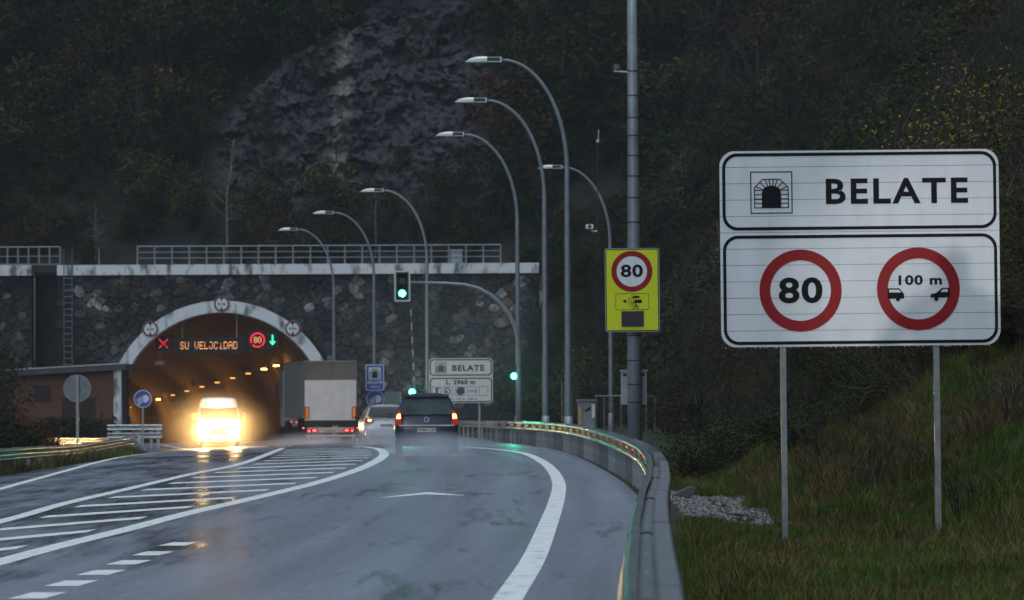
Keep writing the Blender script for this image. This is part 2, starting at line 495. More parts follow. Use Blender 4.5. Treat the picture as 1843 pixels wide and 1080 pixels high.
# ---- road
def asphalt_material():
    m = bpy.data.materials.new('wet_asphalt'); m.use_nodes = True
    n = m.node_tree.nodes; l = m.node_tree.links; p = n['Principled BSDF']
    g = n.new('ShaderNodeTexCoord')
    def noise(sc_, det=6, st=(1, 1, 1), dist=0):
        mp = n.new('ShaderNodeMapping'); mp.inputs['Scale'].default_value = st
        l.new(g.outputs['Object'], mp.inputs['Vector'])
        z = n.new('ShaderNodeTexNoise'); z.inputs['Scale'].default_value = sc_; z.inputs['Detail'].default_value = det; z.inputs['Distortion'].default_value = dist; z.inputs['Roughness'].default_value = .64
        l.new(mp.outputs[0], z.inputs['Vector']); return z
    grit = noise(11, 6, (1, .35, 1))
    big = noise(.8, 8, (1.6, .10, 1), .5); fine = noise(60, 4); mid = noise(2.6, 9, (2.2, .16, 1), .3)
    blot = noise(.20, 3, (1.6, .30, 1), .3)
    mul = n.new('ShaderNodeMath'); mul.operation = 'MULTIPLY_ADD'; mul.inputs[1].default_value = .45
    l.new(mid.outputs['Fac'], mul.inputs[0]); 
    m0 = n.new('ShaderNodeMath'); m0.operation = 'MULTIPLY'; m0.inputs[1].default_value = .55; l.new(big.outputs['Fac'], m0.inputs[0]); l.new(m0.outputs[0], mul.inputs[2])
    ad = n.new('ShaderNodeMath'); ad.operation = 'MULTIPLY_ADD'; ad.inputs[1].default_value = .9; l.new(blot.outputs['Fac'], ad.inputs[0]); l.new(mul.outputs[0], ad.inputs[2])
    sx = n.new('ShaderNodeSeparateXYZ'); l.new(g.outputs['Object'], sx.inputs[0])
    lf = n.new('ShaderNodeMapRange'); lf.inputs['From Min'].default_value = -3.2; lf.inputs['From Max'].default_value = -5.5; lf.inputs['To Min'].default_value = 0; lf.inputs['To Max'].default_value = .14
    l.new(sx.outputs[0], lf.inputs['Value'])
    ad3 = n.new('ShaderNodeMath'); ad3.operation = 'ADD'; l.new(ad.outputs[0], ad3.inputs[0]); l.new(lf.outputs[0], ad3.inputs[1])
    wet = n.new('ShaderNodeMapRange'); wet.inputs['From Min'].default_value = 1.0; wet.inputs['From Max'].default_value = 1.19
    l.new(ad3.outputs[0], wet.inputs['Value'])
    cr = n.new('ShaderNodeMix'); cr.data_type = 'RGBA'
    cr.inputs['A'].default_value = (.205, .224, .284, 1); cr.inputs['B'].default_value = (.060, .062, .074, 1)
    l.new(wet.outputs[0], cr.inputs['Factor'])
    m2 = n.new('ShaderNodeMix'); m2.data_type = 'RGBA'; m2.blend_type = 'MULTIPLY'; m2.inputs['Factor'].default_value = .9
    fr = n.new('ShaderNodeMapRange'); fr.inputs['From Min'].default_value = .3; fr.inputs['From Max'].default_value = .7; fr.inputs['To Min'].default_value = .7; fr.inputs['To Max'].default_value = 1.3
    l.new(fine.outputs['Fac'], fr.inputs['Value'])
    lat = n.new('ShaderNodeAttribute'); lat.attribute_name = 'lane'
    cb = n.new('ShaderNodeCombineXYZ'); sy = n.new('ShaderNodeSeparateXYZ'); l.new(g.outputs['Object'], sy.inputs[0])
    yy = n.new('ShaderNodeMath'); yy.operation = 'MULTIPLY'; yy.inputs[1].default_value = .03; l.new(sy.outputs[1], yy.inputs[0])
    l.new(lat.outputs['Fac'], cb.inputs[0]); l.new(yy.outputs[0], cb.inputs[1])
    tn = n.new('ShaderNodeTexNoise'); tn.inputs['Scale'].default_value = 1.7; tn.inputs['Detail'].default_value = 5; l.new(cb.outputs[0], tn.inputs['Vector'])
    tr = n.new('ShaderNodeMapRange'); tr.inputs['From Min'].default_value = .32; tr.inputs['From Max'].default_value = .68; tr.inputs['To Min'].default_value = .74; tr.inputs['To Max'].default_value = 1.20
    l.new(tn.outputs['Fac'], tr.inputs['Value'])
    frm = n.new('ShaderNodeMath'); frm.operation = 'MULTIPLY'; l.new(tr.outputs[0], frm.inputs[1])
    gr = n.new('ShaderNodeMapRange'); gr.inputs['From Min'].default_value = .34; gr.inputs['From Max'].default_value = .66; gr.inputs['To Min'].default_value = .80; gr.inputs['To Max'].default_value = 1.2
    l.new(grit.outputs['Fac'], gr.inputs['Value'])
    gm_ = n.new('ShaderNodeMath'); gm_.operation = 'MULTIPLY'; l.new(fr.outputs[0], gm_.inputs[0]); l.new(gr.outputs[0], gm_.inputs[1]); l.new(gm_.outputs[0], frm.inputs[0])
    l.new(cr.outputs['Result'], m2.inputs['A']); l.new(frm.outputs[0], m2.inputs['B'])
    l.new(m2.outputs['Result'], p.inputs['Base Color'])
    rr = n.new('ShaderNodeMapRange'); rr.inputs['To Min'].default_value = .42; rr.inputs['To Max'].default_value = .24
    l.new(wet.outputs[0], rr.inputs['Value']); l.new(rr.outputs[0], p.inputs['Roughness'])
    p.inputs['Specular IOR Level'].default_value = .55
    bp = n.new('ShaderNodeBump'); bp.inputs['Strength'].default_value = .35; bp.inputs['Distance'].default_value = .01
    l.new(fine.outputs['Fac'], bp.inputs['Height']); l.new(bp.outputs[0], p.inputs['Normal'])
    return m
asph = asphalt_material()
mb = MB()
dd = np.concatenate([np.arange(-40, 20, 5.0), np.arange(20, 228.1, 2.0)])
rows = []
NX = 40
for d in dd:
    de = max(d, 6)
    a, b = float(asp_l(de)), float(asp_r(de))
    if d > 30: pass
    for k in range(NX + 1):
        x = a + (b - a) * k / NX
        mb.v.append((x, d, float(zroad(x, d))))
for i in range(len(dd) - 1):
    for k in range(NX):
        q = i * (NX + 1) + k
        mb.f.append((q, q + 1, q + NX + 2, q + NX + 1)); mb.mi.append(0)
# into the tunnel
TS = -.16
def tun_x(d): return -17.0 + TS * (d - 228)
def tun_z(d): return .43 - .02 * (d - 228)
base = len(mb.v)
FZ = float(zroad(-17, 228))
dd2 = np.arange(228, 446, 6.0)
for d in dd2:
    for k in range(7):
        x = tun_x(d) - 5.9 + 11.8 * k / 6
        z0 = float(zroad(x, 228)); w = min(1, (d - 228) / 20)
        mb.v.append((x, d, z0 * (1 - w) + FZ * w - .02 * (d - 228)))
for i in range(len(dd2) - 1):
    for k in range(6):
        q = base + i * 7 + k
        mb.f.append((q, q + 1, q + 8, q + 7)); mb.mi.append(0)
rd_o = structure(mb.build('road', asph, smooth=True))
la_ = rd_o.data.attributes.new('lane', 'FLOAT', 'POINT')
la_.data.foreach_set('value', [float(v[0] - edge_x(min(max(v[1], 10), 228))) for v in mb.v])

# ---- painted markings
def strip(mb, pts, w, lift=.004):
    """pts plan polyline [(X,d)], w width (number or list)"""
    n = len(pts)
    prev = None
    for i in range(n):
        a = Vector(pts[max(i - 1, 0)]); b = Vector(pts[min(i + 1, n - 1)])
        t = (b - a).normalized(); nn = Vector((t.y, -t.x)); ww = w[i] if isinstance(w, (list, tuple)) else w
        p = Vector(pts[i])
        l_ = p - nn * ww / 2; r_ = p + nn * ww / 2
        L = (l_.x, l_.y, float(zroad(l_.x, l_.y)) + lift); Rr = (r_.x, r_.y, float(zroad(r_.x, r_.y)) + lift)
        if prev: mb.quad(prev[0], prev[1], Rr, L)
        prev = (L, Rr)
def dense(pts, step=1.0):
    """catmull-rom through plan points"""
    P = [Vector(p) for p in pts]; out = []
    for i in range(len(P) - 1):
        p0 = P[max(i - 1, 0)]; p1 = P[i]; p2 = P[i + 1]; p3 = P[min(i + 2, len(P) - 1)]
        k = max(2, int((p2 - p1).length / step))
        for j in range(k):
            t = j / k
            out.append(tuple(.5 * ((2 * p1) + (p2 - p0) * t + (2 * p0 - 5 * p1 + 4 * p2 - p3) * t * t + (3 * p1 - p0 - 3 * p2 + p3) * t**3)))
    out.append(tuple(P[-1])); return out
mb = MB(); strip(mb, [(float(edge_x(d)), d) for d in np.arange(12, 150, 1.5)], .24)
structure(mb.build('edge_line_marking', white_paint))
L = [G(*p) for p in ((0, 873), (114, 847.6), (228, 827.5), (334, 812))]
c_ = np.polyfit([p[1] for p in L], [p[0] for p in L], 1)
L = [(float(np.polyval(c_, q)), float(q)) for q in (30, 50, 70, 90, 108)] + [(float(np.polyval(c_, 108)) - .9, 128), (-12.0, 150), (-15.4, 182), (-18.9, 212), (-21.6, 228)]
mb = MB(); strip(mb, dense(L), .16); structure(mb.build('edge_line_marking', white_paint))
LG = [G(*p) for p in ((0, 939), (114, 907), (228, 880.6), (342, 854), (437, 834), (486, 816), (509, 806.6))]
LG = [(LG[0][0], 30)] + LG
RG = [G(*p) for p in ((0, 1011.7), (114, 981), (228, 953), (342, 923), (456, 897), (570, 869), (646, 844.6), (684, 825.6), (691, 815), (676, 807), (638, 803.5))]
RG = [(RG[0][0] - .25, 26)] + RG
LGd, RGd = dense(LG), dense(RG)
mb = MB(); strip(mb, LGd, .22); structure(mb.build('gore_line_marking', white_paint))
mb = MB(); strip(mb, RGd, .27); structure(mb.build('gore_line_marking', white_paint))
def x_on(poly, d):
    for a, b in zip(poly, poly[1:]):
        if min(a[1], b[1]) <= d <= max(a[1], b[1]) and a[1] != b[1]:
            return a[0] + (b[0] - a[0]) * (d - a[1]) / (b[1] - a[1])
    return None
k = 0
for i in range(-2, 20):
    dr = 41.6 + 4.95 * i; dl = dr - 4.4
    xr = x_on(RGd, dr); xl = x_on(LGd, dl)
    if xr is None or xl is None: continue
    xr -= .35; xl += .35
    mb = MB(); h = .58; N = 8; prev = None
    for j in range(N + 1):
        t = j / N; x = xl + (xr - xl) * t; d = dl + (dr - dl) * t
        A = (x, d - h, float(zroad(x, d - h)) + .004); B = (x, d + h, float(zroad(x, d + h)) + .004)
        if prev: mb.quad(prev[0], A, B, prev[1])
        prev = (A, B)
    structure(mb.build('hatch_bar_marking', white_paint))
for px, py in ((68, 1072.4), (129, 1050.4), (183, 1031), (232, 1012.8), (276, 996.5), (322, 979.4)):
    x, d = G(px, py); mb = MB()
    a = [(x - .18, d - .5), (x + .11, d - .5), (x + .18, d + .5), (x - .11, d + .5)]
    mb.poly([(p, q, float(zroad(p, q)) + .004) for p, q in a]); structure(mb.build('dash_marking', white_paint))
mb = MB()
ch = [G(683, 896.5), G(768, 888), G(835, 892)]
for a, b in ((ch[0], ch[1]), (ch[1], ch[2])):
    h0, h1 = (.12, .75) if a is ch[0] else (.75, .12)
    mb.quad(*[(p, q, float(zroad(p, q)) + .004) for p, q in ((a[0], a[1] - h0), (b[0], b[1] - h1), (b[0], b[1] + h1), (a[0], a[1] + h0))])
structure(mb.build('chevron_marking', white_paint))

# ------------------------------------------------------------------ tunnel portal and retaining wall
WD = 228.0
WALL_TOP = 8.75
CX, CZ, RO, RI = tun_x(WD), .43, 6.78, 6.10
SLOT = (-28.15, -26.65)
mortar = mat('dark_mortar', (.030, .031, .032), .9, 0, .4, 3, .3)
def stone_material():
    m = bpy.data.materials.new('wet_rubble_stone'); m.use_nodes = True
    n = m.node_tree.nodes; l = m.node_tree.links; p = n['Principled BSDF']
    p.inputs['Roughness'].default_value = .6
    a = n.new('ShaderNodeAttribute'); a.attribute_name = 'tint'
    r = n.new('ShaderNodeValToRGB'); els = r.color_ramp.elements
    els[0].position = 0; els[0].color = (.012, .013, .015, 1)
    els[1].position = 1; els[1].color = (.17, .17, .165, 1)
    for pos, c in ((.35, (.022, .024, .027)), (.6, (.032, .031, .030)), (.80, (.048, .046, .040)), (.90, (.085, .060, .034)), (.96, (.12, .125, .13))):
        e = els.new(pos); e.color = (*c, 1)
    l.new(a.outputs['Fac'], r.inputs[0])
    g = n.new('ShaderNodeNewGeometry')
    z = n.new('ShaderNodeTexNoise'); z.inputs['Scale'].default_value = 3.2; z.inputs['Detail'].default_value = 12; z.inputs['Roughness'].default_value = .65
    l.new(g.outputs['Position'], z.inputs['Vector'])
    mr = n.new('ShaderNodeMapRange'); mr.inputs['From Min'].default_value = .36; mr.inputs['From Max'].default_value = .62; mr.inputs['To Min'].default_value = .25; mr.inputs['To Max'].default_value = 1.9
    l.new(z.outputs['Fac'], mr.inputs['Value'])
    zz = n.new('ShaderNodeTexNoise'); zz.inputs['Scale'].default_value = .45; zz.inputs['Detail'].default_value = 5
    l.new(g.outputs['Position'], zz.inputs['Vector'])
    m5 = n.new('ShaderNodeMapRange'); m5.inputs['From Min'].default_value = .4; m5.inputs['From Max'].default_value = .62; m5.inputs['To Min'].default_value = .3; m5.inputs['To Max'].default_value = 1.9
    l.new(zz.outputs['Fac'], m5.inputs['Value'])
    m6 = n.new('ShaderNodeMath'); m6.operation = 'MULTIPLY'; l.new(mr.outputs[0], m6.inputs[0]); l.new(m5.outputs[0], m6.inputs[1])
    mx = n.new('ShaderNodeMix'); mx.data_type = 'RGBA'; mx.blend_type = 'MULTIPLY'; mx.inputs['Factor'].default_value = 1
    l.new(r.outputs[0], mx.inputs['A']); l.new(m6.outputs[0], mx.inputs['B']); l.new(mx.outputs['Result'], p.inputs['Base Color'])
    bp = n.new('ShaderNodeBump'); bp.inputs['Strength'].default_value = 1; bp.inputs['Distance'].default_value = .16
    l.new(z.outputs['Fac'], bp.inputs['Height']); l.new(bp.outputs[0], p.inputs['Normal'])
    return m
stone_m = stone_material()
wall = thing('retaining_wall', 'dark rubble stone retaining wall with whitewashed coping around the tunnel mouth', 'wall', (0, WD, 0))
mb = MB()
X0, X1, ZB = -48.0, 1.6, -3.0
def wquad(xa, xb, za, zb): mb.box(((xa + xb) / 2, .5, (za + zb) / 2), (xb - xa, 1.0, zb - za))
wquad(X0, SLOT[0], ZB, WALL_TOP); wquad(SLOT[1], CX - RO + .1, ZB, WALL_TOP); wquad(CX + RO - .1, X1, ZB, WALL_TOP)
na = 28; rr_ = RO - .12
pr = None
for i in range(na + 1):
    x = CX - rr_ + 2 * rr_ * i / na; z = CZ + math.sqrt(max(0, rr_**2 - (x - CX) ** 2))
    if pr:
        mb.poly([(pr[0], 0, pr[1]), (x, 0, z), (x, 0, WALL_TOP), (pr[0], 0, WALL_TOP)])
    pr = (x, z)
mb.box(((SLOT[0] + SLOT[1]) / 2, 1.6, 3), (1.5, .2, 12))
mb.build('backing', mortar, wall)
# stones : voronoi cells
rs = random.Random(5)
seeds = []
tries = 0
while len(seeds) < 1500 and tries < 70000:
    tries += 1
    x = rs.uniform(-32.5, X1 + .8); z = rs.uniform(-2.4, WALL_TOP + .5)
    r_ = rs.choice((.30, .36, .42, .50, .62, .80))
    if all(((x - a) * .74) ** 2 + ((z - b) * 1.35) ** 2 > ((r_ + c) / 2) ** 2 * 1.15 for a, b, c in seeds): seeds.append((x, z, r_))
def in_open(x, z):
    return (x - CX) ** 2 + (z - CZ) ** 2 < (RO - .10) ** 2 or (abs(x - CX) < RO - .1 and z < CZ)
cells = []
for i, (x, z, r_) in enumerate(seeds):
    if in_open(x, z) or SLOT[0] - .25 < x < SLOT[1] + .25 or z > WALL_TOP - .1 or x > X1 - .1: continue
    poly = [(x - 1.3, z - 1.1), (x + 1.3, z - 1.1), (x + 1.3, z + 1.1), (x - 1.3, z + 1.1)]
    for j, (a, b, c) in enumerate(seeds):
        if j == i or abs(a - x) > 2.6 or abs(b - z) > 2.2: continue
        mx_, mz_ = (x + a) / 2, (z + b) / 2; nx_, nz_ = a - x, (b - z)
        out = []
        for k in range(len(poly)):
            p, q = poly[k], poly[(k + 1) % len(poly)]
            dp = (p[0] - mx_) * nx_ + (p[1] - mz_) * nz_; dq = (q[0] - mx_) * nx_ + (q[1] - mz_) * nz_
            if dp <= 0: out.append(p)
            if (dp <= 0) != (dq <= 0):
                t = dp / (dp - dq); out.append((p[0] + (q[0] - p[0]) * t, p[1] + (q[1] - p[1]) * t))
        poly = out
        if len(poly) < 3: break
    if len(poly) < 3: continue
    poly = [(min(max(p[0], x - 1.3), X1), min(p[1], WALL_TOP)) for p in poly]
    cx = sum(p[0] for p in poly) / len(poly); cz = sum(p[1] for p in poly) / len(poly)
    area = abs(sum(poly[k][0] * poly[(k + 1) % len(poly)][1] - poly[(k + 1) % len(poly)][0] * poly[k][1] for k in range(len(poly)))) / 2
    cells.append((area, cx, cz, poly))
cells.sort(key=lambda c: -c[0])
def stone_into(mb, tint, cx, cz, poly, ox, oz):
    k = len(poly); n = len(mb.v); bul = rs.uniform(.01, .08)
    # corners cut off so that the stone reads round
    pts = []
    for i in range(k):
        p, q = poly[i], poly[(i + 1) % k]
        for t in (.25, .75): pts.append((p[0] + (q[0] - p[0]) * t, p[1] + (q[1] - p[1]) * t))
    k = len(pts)
    for sc_, y in ((.995, .0), (.975, -.03 - bul * .5), (.84, -.04 - bul)):
        for p in pts:
            jx = rs.uniform(-.04, .04)
            mb.v.append((cx + (p[0] - cx) * sc_ - ox + jx, y + rs.uniform(-.015, .015), cz + (p[1] - cz) * sc_ - oz))
    for a in range(2):
        for i in range(k):
            j = (i + 1) % k
            mb.f.append((n + a * k + i, n + a * k + j, n + (a + 1) * k + j, n + (a + 1) * k + i)); mb.mi.append(0); tint_list.append(tint)
    mb.f.append(tuple(n + 2 * k + i for i in range(k))); mb.mi.append(0); tint_list.append(tint)
def tinted(me, tl):
    a = me.attributes.new('tint', 'FLOAT', 'FACE'); a.data.foreach_set('value', tl)
rest = MB(); rest_t = []
for idx, (area, cx, cz, poly) in enumerate(cells):
    tint = rs.random()
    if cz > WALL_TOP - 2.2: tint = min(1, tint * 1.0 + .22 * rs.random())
    tint_list = []
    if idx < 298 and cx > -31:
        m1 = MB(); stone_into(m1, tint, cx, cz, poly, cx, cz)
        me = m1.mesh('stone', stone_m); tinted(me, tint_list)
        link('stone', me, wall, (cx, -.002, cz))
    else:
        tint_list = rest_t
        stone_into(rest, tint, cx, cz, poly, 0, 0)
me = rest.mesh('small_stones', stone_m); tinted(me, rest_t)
tag(link('small_stones', me, wall, (0, -.002, 0)), kind='stuff')
# coping
for xa, xb in ((X0, SLOT[0]), (SLOT[1], X1)):
    n = max(1, int((xb - xa) / 9)); 
    mb = MB()
    for i in range(n):
        a = xa + (xb - xa) * i / n; b = xa + (xb - xa) * (i + 1) / n
        mb.box(((a + b) / 2, .25, WALL_TOP + .29), (b - a - .015, 1.1, .60))
    mb.build('coping', concrete, wall)
# arch ring
mb = MB(); NA = 56; a0, a1 = R(-24), R(204)
for i in range(NA):
    t0 = a0 + (a1 - a0) * i / NA; t1 = a0 + (a1 - a0) * (i + 1) / NA
    def P(r, t, y): return (CX + r * math.cos(t), y, CZ + r * math.sin(t))
    mb.quad(P(RI, t0, -.45), P(RO, t0, -.45), P(RO, t1, -.45), P(RI, t1, -.45))
    mb.quad(P(RO, t0, -.45), P(RO, t0, .2), P(RO, t1, .2), P(RO, t1, -.45))
    mb.quad(P(RI, t1, -.45), P(RI, t1, 1.2), P(RI, t0, 1.2), P(RI, t0, -.45))
mb.build('arch_ring', concrete, wall)

# tunnel tube
def tunnel_mat():
    return mat('sooty_tunnel_concrete', (.13, .12, .11), .6, 0, .5, 1.2, .15, col2=(.05, .048, .045), stretch=(1, 1, .25), detail=8)
tun = thing('tunnel_tube', 'curved concrete tunnel lining lit orange inside the arch', 'tunnel', (0, 0, 0))
mb = MB(); seg = 36; n_r = 37
for j in range(n_r):
    d = WD + .9 + j * 6.0
    for i in range(seg + 1):
        t = R(-24) + R(228) * i / seg
        rr = RI + (.25 if j else .0)
        mb.v.append((tun_x(d) + rr * math.cos(t), d, tun_z(d) + rr * math.sin(t)))
for j in range(n_r - 1):
    for i in range(seg):
        q = j * (seg + 1) + i
        mb.f.append((q, q + seg + 1, q + seg + 2, q + 1)); mb.mi.append(0)
mb.build('lining', tunnel_mat(), tun, smooth=True)
d = WD + .9 + 36 * 6
mb = MB(); mb.quad((tun_x(d) - 8, d, -12), (tun_x(d) + 8, d, -12), (tun_x(d) + 8, d, 6), (tun_x(d) - 8, d, 6))
mb.build('bend', tunnel_mat(), tun)
for sx in (-1, 1):
    mb = MB()
    for j in range(36):
        d0 = WD + .5 + j * 6; d1 = d0 + 6
        for (xa, za, xb, zb) in ((4.75, -2.2, 4.75, -1.40), (4.75, -1.40, 6.2, -1.36)):
            mb.quad((tun_x(d0) + sx * xa, d0, tun_z(d0) + za), (tun_x(d0) + sx * xb, d0, tun_z(d0) + zb), (tun_x(d1) + sx * xb, d1, tun_z(d1) + zb), (tun_x(d1) + sx * xa, d1, tun_z(d1) + za))
    mb.build('kerb', mat('kerb_concrete', (.25, .24, .22), .8), tun)
# sodium lamps on the right haunch
sod = glow('sodium_lamp', (1.0, .42, .06), 34)
sod_dim = glow('sodium_lamp_dim', (1.0, .45, .1), 2.2)
lamp_me = None
LD = [243, 251, 262, 274, 287, 301, 316, 332, 350, 370, 392]
for i, d in enumerate(LD):
    t = R(36)
    x, z = tun_x(d) + 5.75 * math.cos(t), tun_z(d) + 5.75 * math.sin(t)
    o = thing('tunnel_lamp', '%s sodium lamp along the right haunch of the tunnel' % ('bright front' if i == 0 else 'second' if i == 1 else 'far'), 'lamp', (x, d, z), 0, 'lamps along the tunnel haunch')
    b1 = MB(); b1.box((0, 0, .10), (.34, .9, .12)); b1.build('housing', galv, o)
    b2 = MB(); b2.box((0, 0, 0), (.30, .75, .07)); b2.build('diffuser', sod if i in (0, 1, 8) else sod_dim, o)
    o['label'] = ['bright front sodium lamp, nearest to the tunnel mouth at the upper right', 'second sodium lamp from the tunnel mouth on the right haunch'][i] if i < 2 else '%s sodium lamp from the mouth in the receding tunnel row' % ('third', 'fourth', 'fifth', 'sixth', 'seventh', 'eighth', 'ninth', 'tenth', 'eleventh')[i - 2]
for i, (d, e) in enumerate(((262, 50), (292, 110), (325, 170), (365, 220), (410, 240))):
    ld = bpy.data.lights.new('sodium_light', 'POINT'); ld.energy = e; ld.color = (1, .36, .06); ld.shadow_soft_size = .5
    lo = bpy.data.objects.new('sodium_light', ld); C.objects.link(lo)
    lo.location = (tun_x(d) + 3.2, d, tun_z(d) + 1.5)

# height-limit discs on the ring
def height_disc(px, py, label, txt, r=.47):
    p = at(px, py, WD - .5)
    o = thing('height_limit_sign', label, 'road sign', (p.x, WD - .47, p.z), 0, 'height limit signs on the tunnel arch')
    mb = MB(); mb.prism(circ(r, 32), -.03, 0); mb.build('plate', white_sheet, o)
    mb = MB(); mb.ring(circ(r * .98, 40), circ(r * .76, 40), -.034); mb.build('border', mat('dull_red_print', (.16, .02, .025), .5), o)
    mb = MB(); text_mb(mb, txt, -r * .48, -r * .18, r * .48, r * .18, -.034, .03)
    for s in (-1, 1): mb.poly([(-r * .2, -.035, s * r * .76), (0, -.035, s * r * .34), (r * .2, -.035, s * r * .76)][::s])
    mb.build('lettering', black_print, o)
height_disc(399, 547, 'round height limit sign at the crown of the arch', '5 m')
height_disc(270.5, 592.5, 'round height limit sign on the left flank of the arch', '4,5m')
height_disc(527, 591.5, 'round height limit sign on the right flank of the arch', '4,5m')

# LED signs inside the mouth
FONT5 = {'S': '01110 10001 10000 01110 00001 10001 01110', 'U': '10001 10001 10001 10001 10001 10001 01110', 'V': '10001 10001 10001 10001 10001 01010 00100',
         'E': '11111 10000 10000 11110 10000 10000 11111', 'L': '10000 10000 10000 10000 10000 10000 11111', 'O': '01110 00001 00001 00001 10001 10001 01110',
         'C': '01110 10001 10000 10000 10000 10001 01110', 'I': '00000 00100 00000 00100 00100 00100 01110', 'D': '11110 10001 10001 10001 10001 10001 11110',
         'A': '01110 10001 10001 11111 10001 10001 10001', ' ': '00000 00000 00000 00000 00000 00000 00000'}
led_amber = glow('amber_led', (1.0, .40, .14), 2.0)
led_red = glow('red_led', (1.0, .02, .04), 2.2)
led_green = glow('green_led', (.06, 1.0, .45), 2.4)
p = at(377, 622, 229.2)
o = thing('message_board', 'black LED message board reading SU VELOCIDAD inside the tunnel mouth', 'message board', (p.x, 229.2, p.z), R(1.5))
mb = MB(); mb.box((0, .25, 0), (4.2, .4, .95)); mb.build('housing', black_plastic, o)
S = 'SU VELOCIDAD'; pt = 3.42 / (len(S) * 6)
for ci, chh in enumerate(S):
    if chh == ' ': continue
    mb = MB()
    for r_i, row in enumerate(FONT5[chh].split()):
        c_i = 0
        while c_i < 5:
            if row[c_i] == '1':
                e_ = c_i
                while e_ < 5 and row[e_] == '1': e_ += 1
                x = -1.71 + (ci * 6 + (c_i + e_ - 1) / 2) * pt; z = .2 - r_i * .063
                mb.box((x, .03, z), (.034 + (e_ - c_i - 1) * pt, .02, .034)); c_i = e_
            c_i += 1
    mb.build('letter', led_amber, o)
for sx in (-1.6, 1.6): mb = MB(); mb.tube([(sx, .3, .4), (sx, .3, 2.0)], .05, 6); mb.build('hanger', galv, o)
p = at(294, 618.5, 229.2)
o = thing('lane_signal', 'lane signal showing a red cross above the oncoming lane', 'lane signal', (p.x, 229.2, p.z))
mb = MB(); mb.box((0, .25, 0), (.95, .4, .95)); mb.build('housing', black_plastic, o)
mb = MB()
for k in range(9):
    t = -.24 + .48 * k / 8
    if k not in (3,): mb.box((t, .03, t), (.05, .02, .05))
    if k not in (4, 6): mb.box((t, .03, -t), (.05, .02, .05))
mb.build('lit_cross', led_red, o)
p = at(463.5, 612, 229.2)
o = thing('led_speed_sign', 'LED speed sign with a lit red ring around amber 80', 'speed sign', (p.x, 229.2, p.z))
mb = MB(); mb.box((0, .25, 0), (1.1, .4, 1.15)); mb.build('housing', black_plastic, o)
mb = MB()
for k in range(36):
    if k in (21, 22, 30): continue
    t = 2 * math.pi * k / 36; 
    mb.box((.40 * math.cos(t), .03, .40 * math.sin(t)), (.066, .02, .066))
mb.build('lit_ring', led_red, o)
mb = MB(); D8 = '0110 1001 1001 0110 1001 1001 0110'; D0 = '0110 1001 1001 1001 1001 1001 0110'
for q, gl in enumerate((D8, D0)):
    for r_i, row in enumerate(gl.split()):
        for c_i, b in enumerate(row):
            if b == '1': mb.box((-.20 + q * .24 + c_i * .052, .03, .16 - r_i * .052), (.038, .02, .042))
mb.build('lit_digits', led_amber, o)
p = at(490.5, 612, 229.2)
o = thing('lane_signal', 'lane signal showing a green down arrow above the entering lane', 'lane signal', (p.x, 229.2, p.z))
mb = MB(); mb.box((0, .25, 0), (.68, .4, .95)); mb.build('housing', black_plastic, o)
mb = MB(); mb.box((0, .03, .06), (.07, .02, .48))
mb.poly([(-.17, .02, -.10), (0, .02, -.30), (.17, .02, -.10), (.12, .02, -.05), (0, .02, -.19), (-.12, .02, -.05)]); mb.build('lit_arrow', led_green, o)
p = at(288.5, 653, 231)
o = thing('tunnel_camera', 'small white box fixture under the left side of the tunnel roof', 'camera', p)
mb = MB(); mb.box((0, 0, 0), (.55, .8, .22)); mb.build('housing', mat('white_enamel', (.7, .72, .74), .4), o)  # plain white fixture housing
mb = MB(); mb.tube([(0, 0, .1), (-.1, 0, 1.2)], .04, 6); mb.build('bracket', galv, o)

# railings on the coping
rail_paint = mat('grey_railing_paint', (.20, .24, .27), .5, .3, .2, 6)
def railing(xa, xb, zb, n, h, label, d, mids=(.36, .68)):
    o = thing('railing', label, 'railing', (xa, d, zb))
    L = xb - xa
    pm = MB(); pm.box((0, 0, h / 2), (.11, .06, h)); me = pm.mesh('post', rail_paint)
    for i in range(n + 1): link('post', me, o, (L * i / n, 0, 0))
    for z in mids: m_ = MB(); m_.tube([(0, -.03, h * z), (L, -.03, h * z)], .028, 6); m_.build('rail', rail_paint, o)
    m_ = MB(); m_.tube([(0, 0, h), (L, 0, h)], .045, 6); m_.build('handrail', rail_paint, o)
    return o
zc = WALL_TOP + .59
pa = at(247, 475, WD); pb = at(901, 470, WD)
railing(pa.x, pb.x, zc, 21, 1.08, 'long grey steel railing on the white coping above the tunnel', WD + .1)
pa = at(-25, 475, WD); pb = at(108, 475, WD)
railing(pa.x, pb.x, zc + .08, 7, 1.0, 'short grey railing of the footbridge over the dark wall recess', WD + .1, (.45,))
mb = MB(); mb.box(((pa.x + pb.x) / 2, WD + .35, zc + .05), (pb.x - pa.x, .9, .12)); 
tag(mb.build('footbridge', mat('bridge_deck', (.16, .18, .20), .6)), 'grey steel footbridge deck over the dark wall recess', 'footbridge')
# lone post
p = at(178, 470, WD)
mb = MB(); mb.box((0, 0, .5), (.08, .06, 1.0)); tag(mb.build('railing_post', rail_paint, loc=(p.x, WD + .1, zc)), 'single bare railing post standing on the white coping', 'post')
# ladder with cage
p0 = at(115, 475, WD - .3); p1 = at(130, 475, WD - .3)
o = thing('wall_ladder', 'thin steel wall ladder with tall side rails left of the tunnel', 'ladder', (p0.x, WD - .38, 0))
for x in (0, p1.x - p0.x):
    m_ = MB(); m_.tube([(x, 0, -1), (x, 0, WALL_TOP + 1.5)], .025, 5); m_.build('side_rail', rail_paint, o)
rm = MB(); rm.tube([(0, 0, 0), (p1.x - p0.x, 0, 0)], .016, 5); me = rm.mesh('rung', rail_paint)
for i in range(28): link('rung', me, o, (0, 0, -.8 + i * .36))
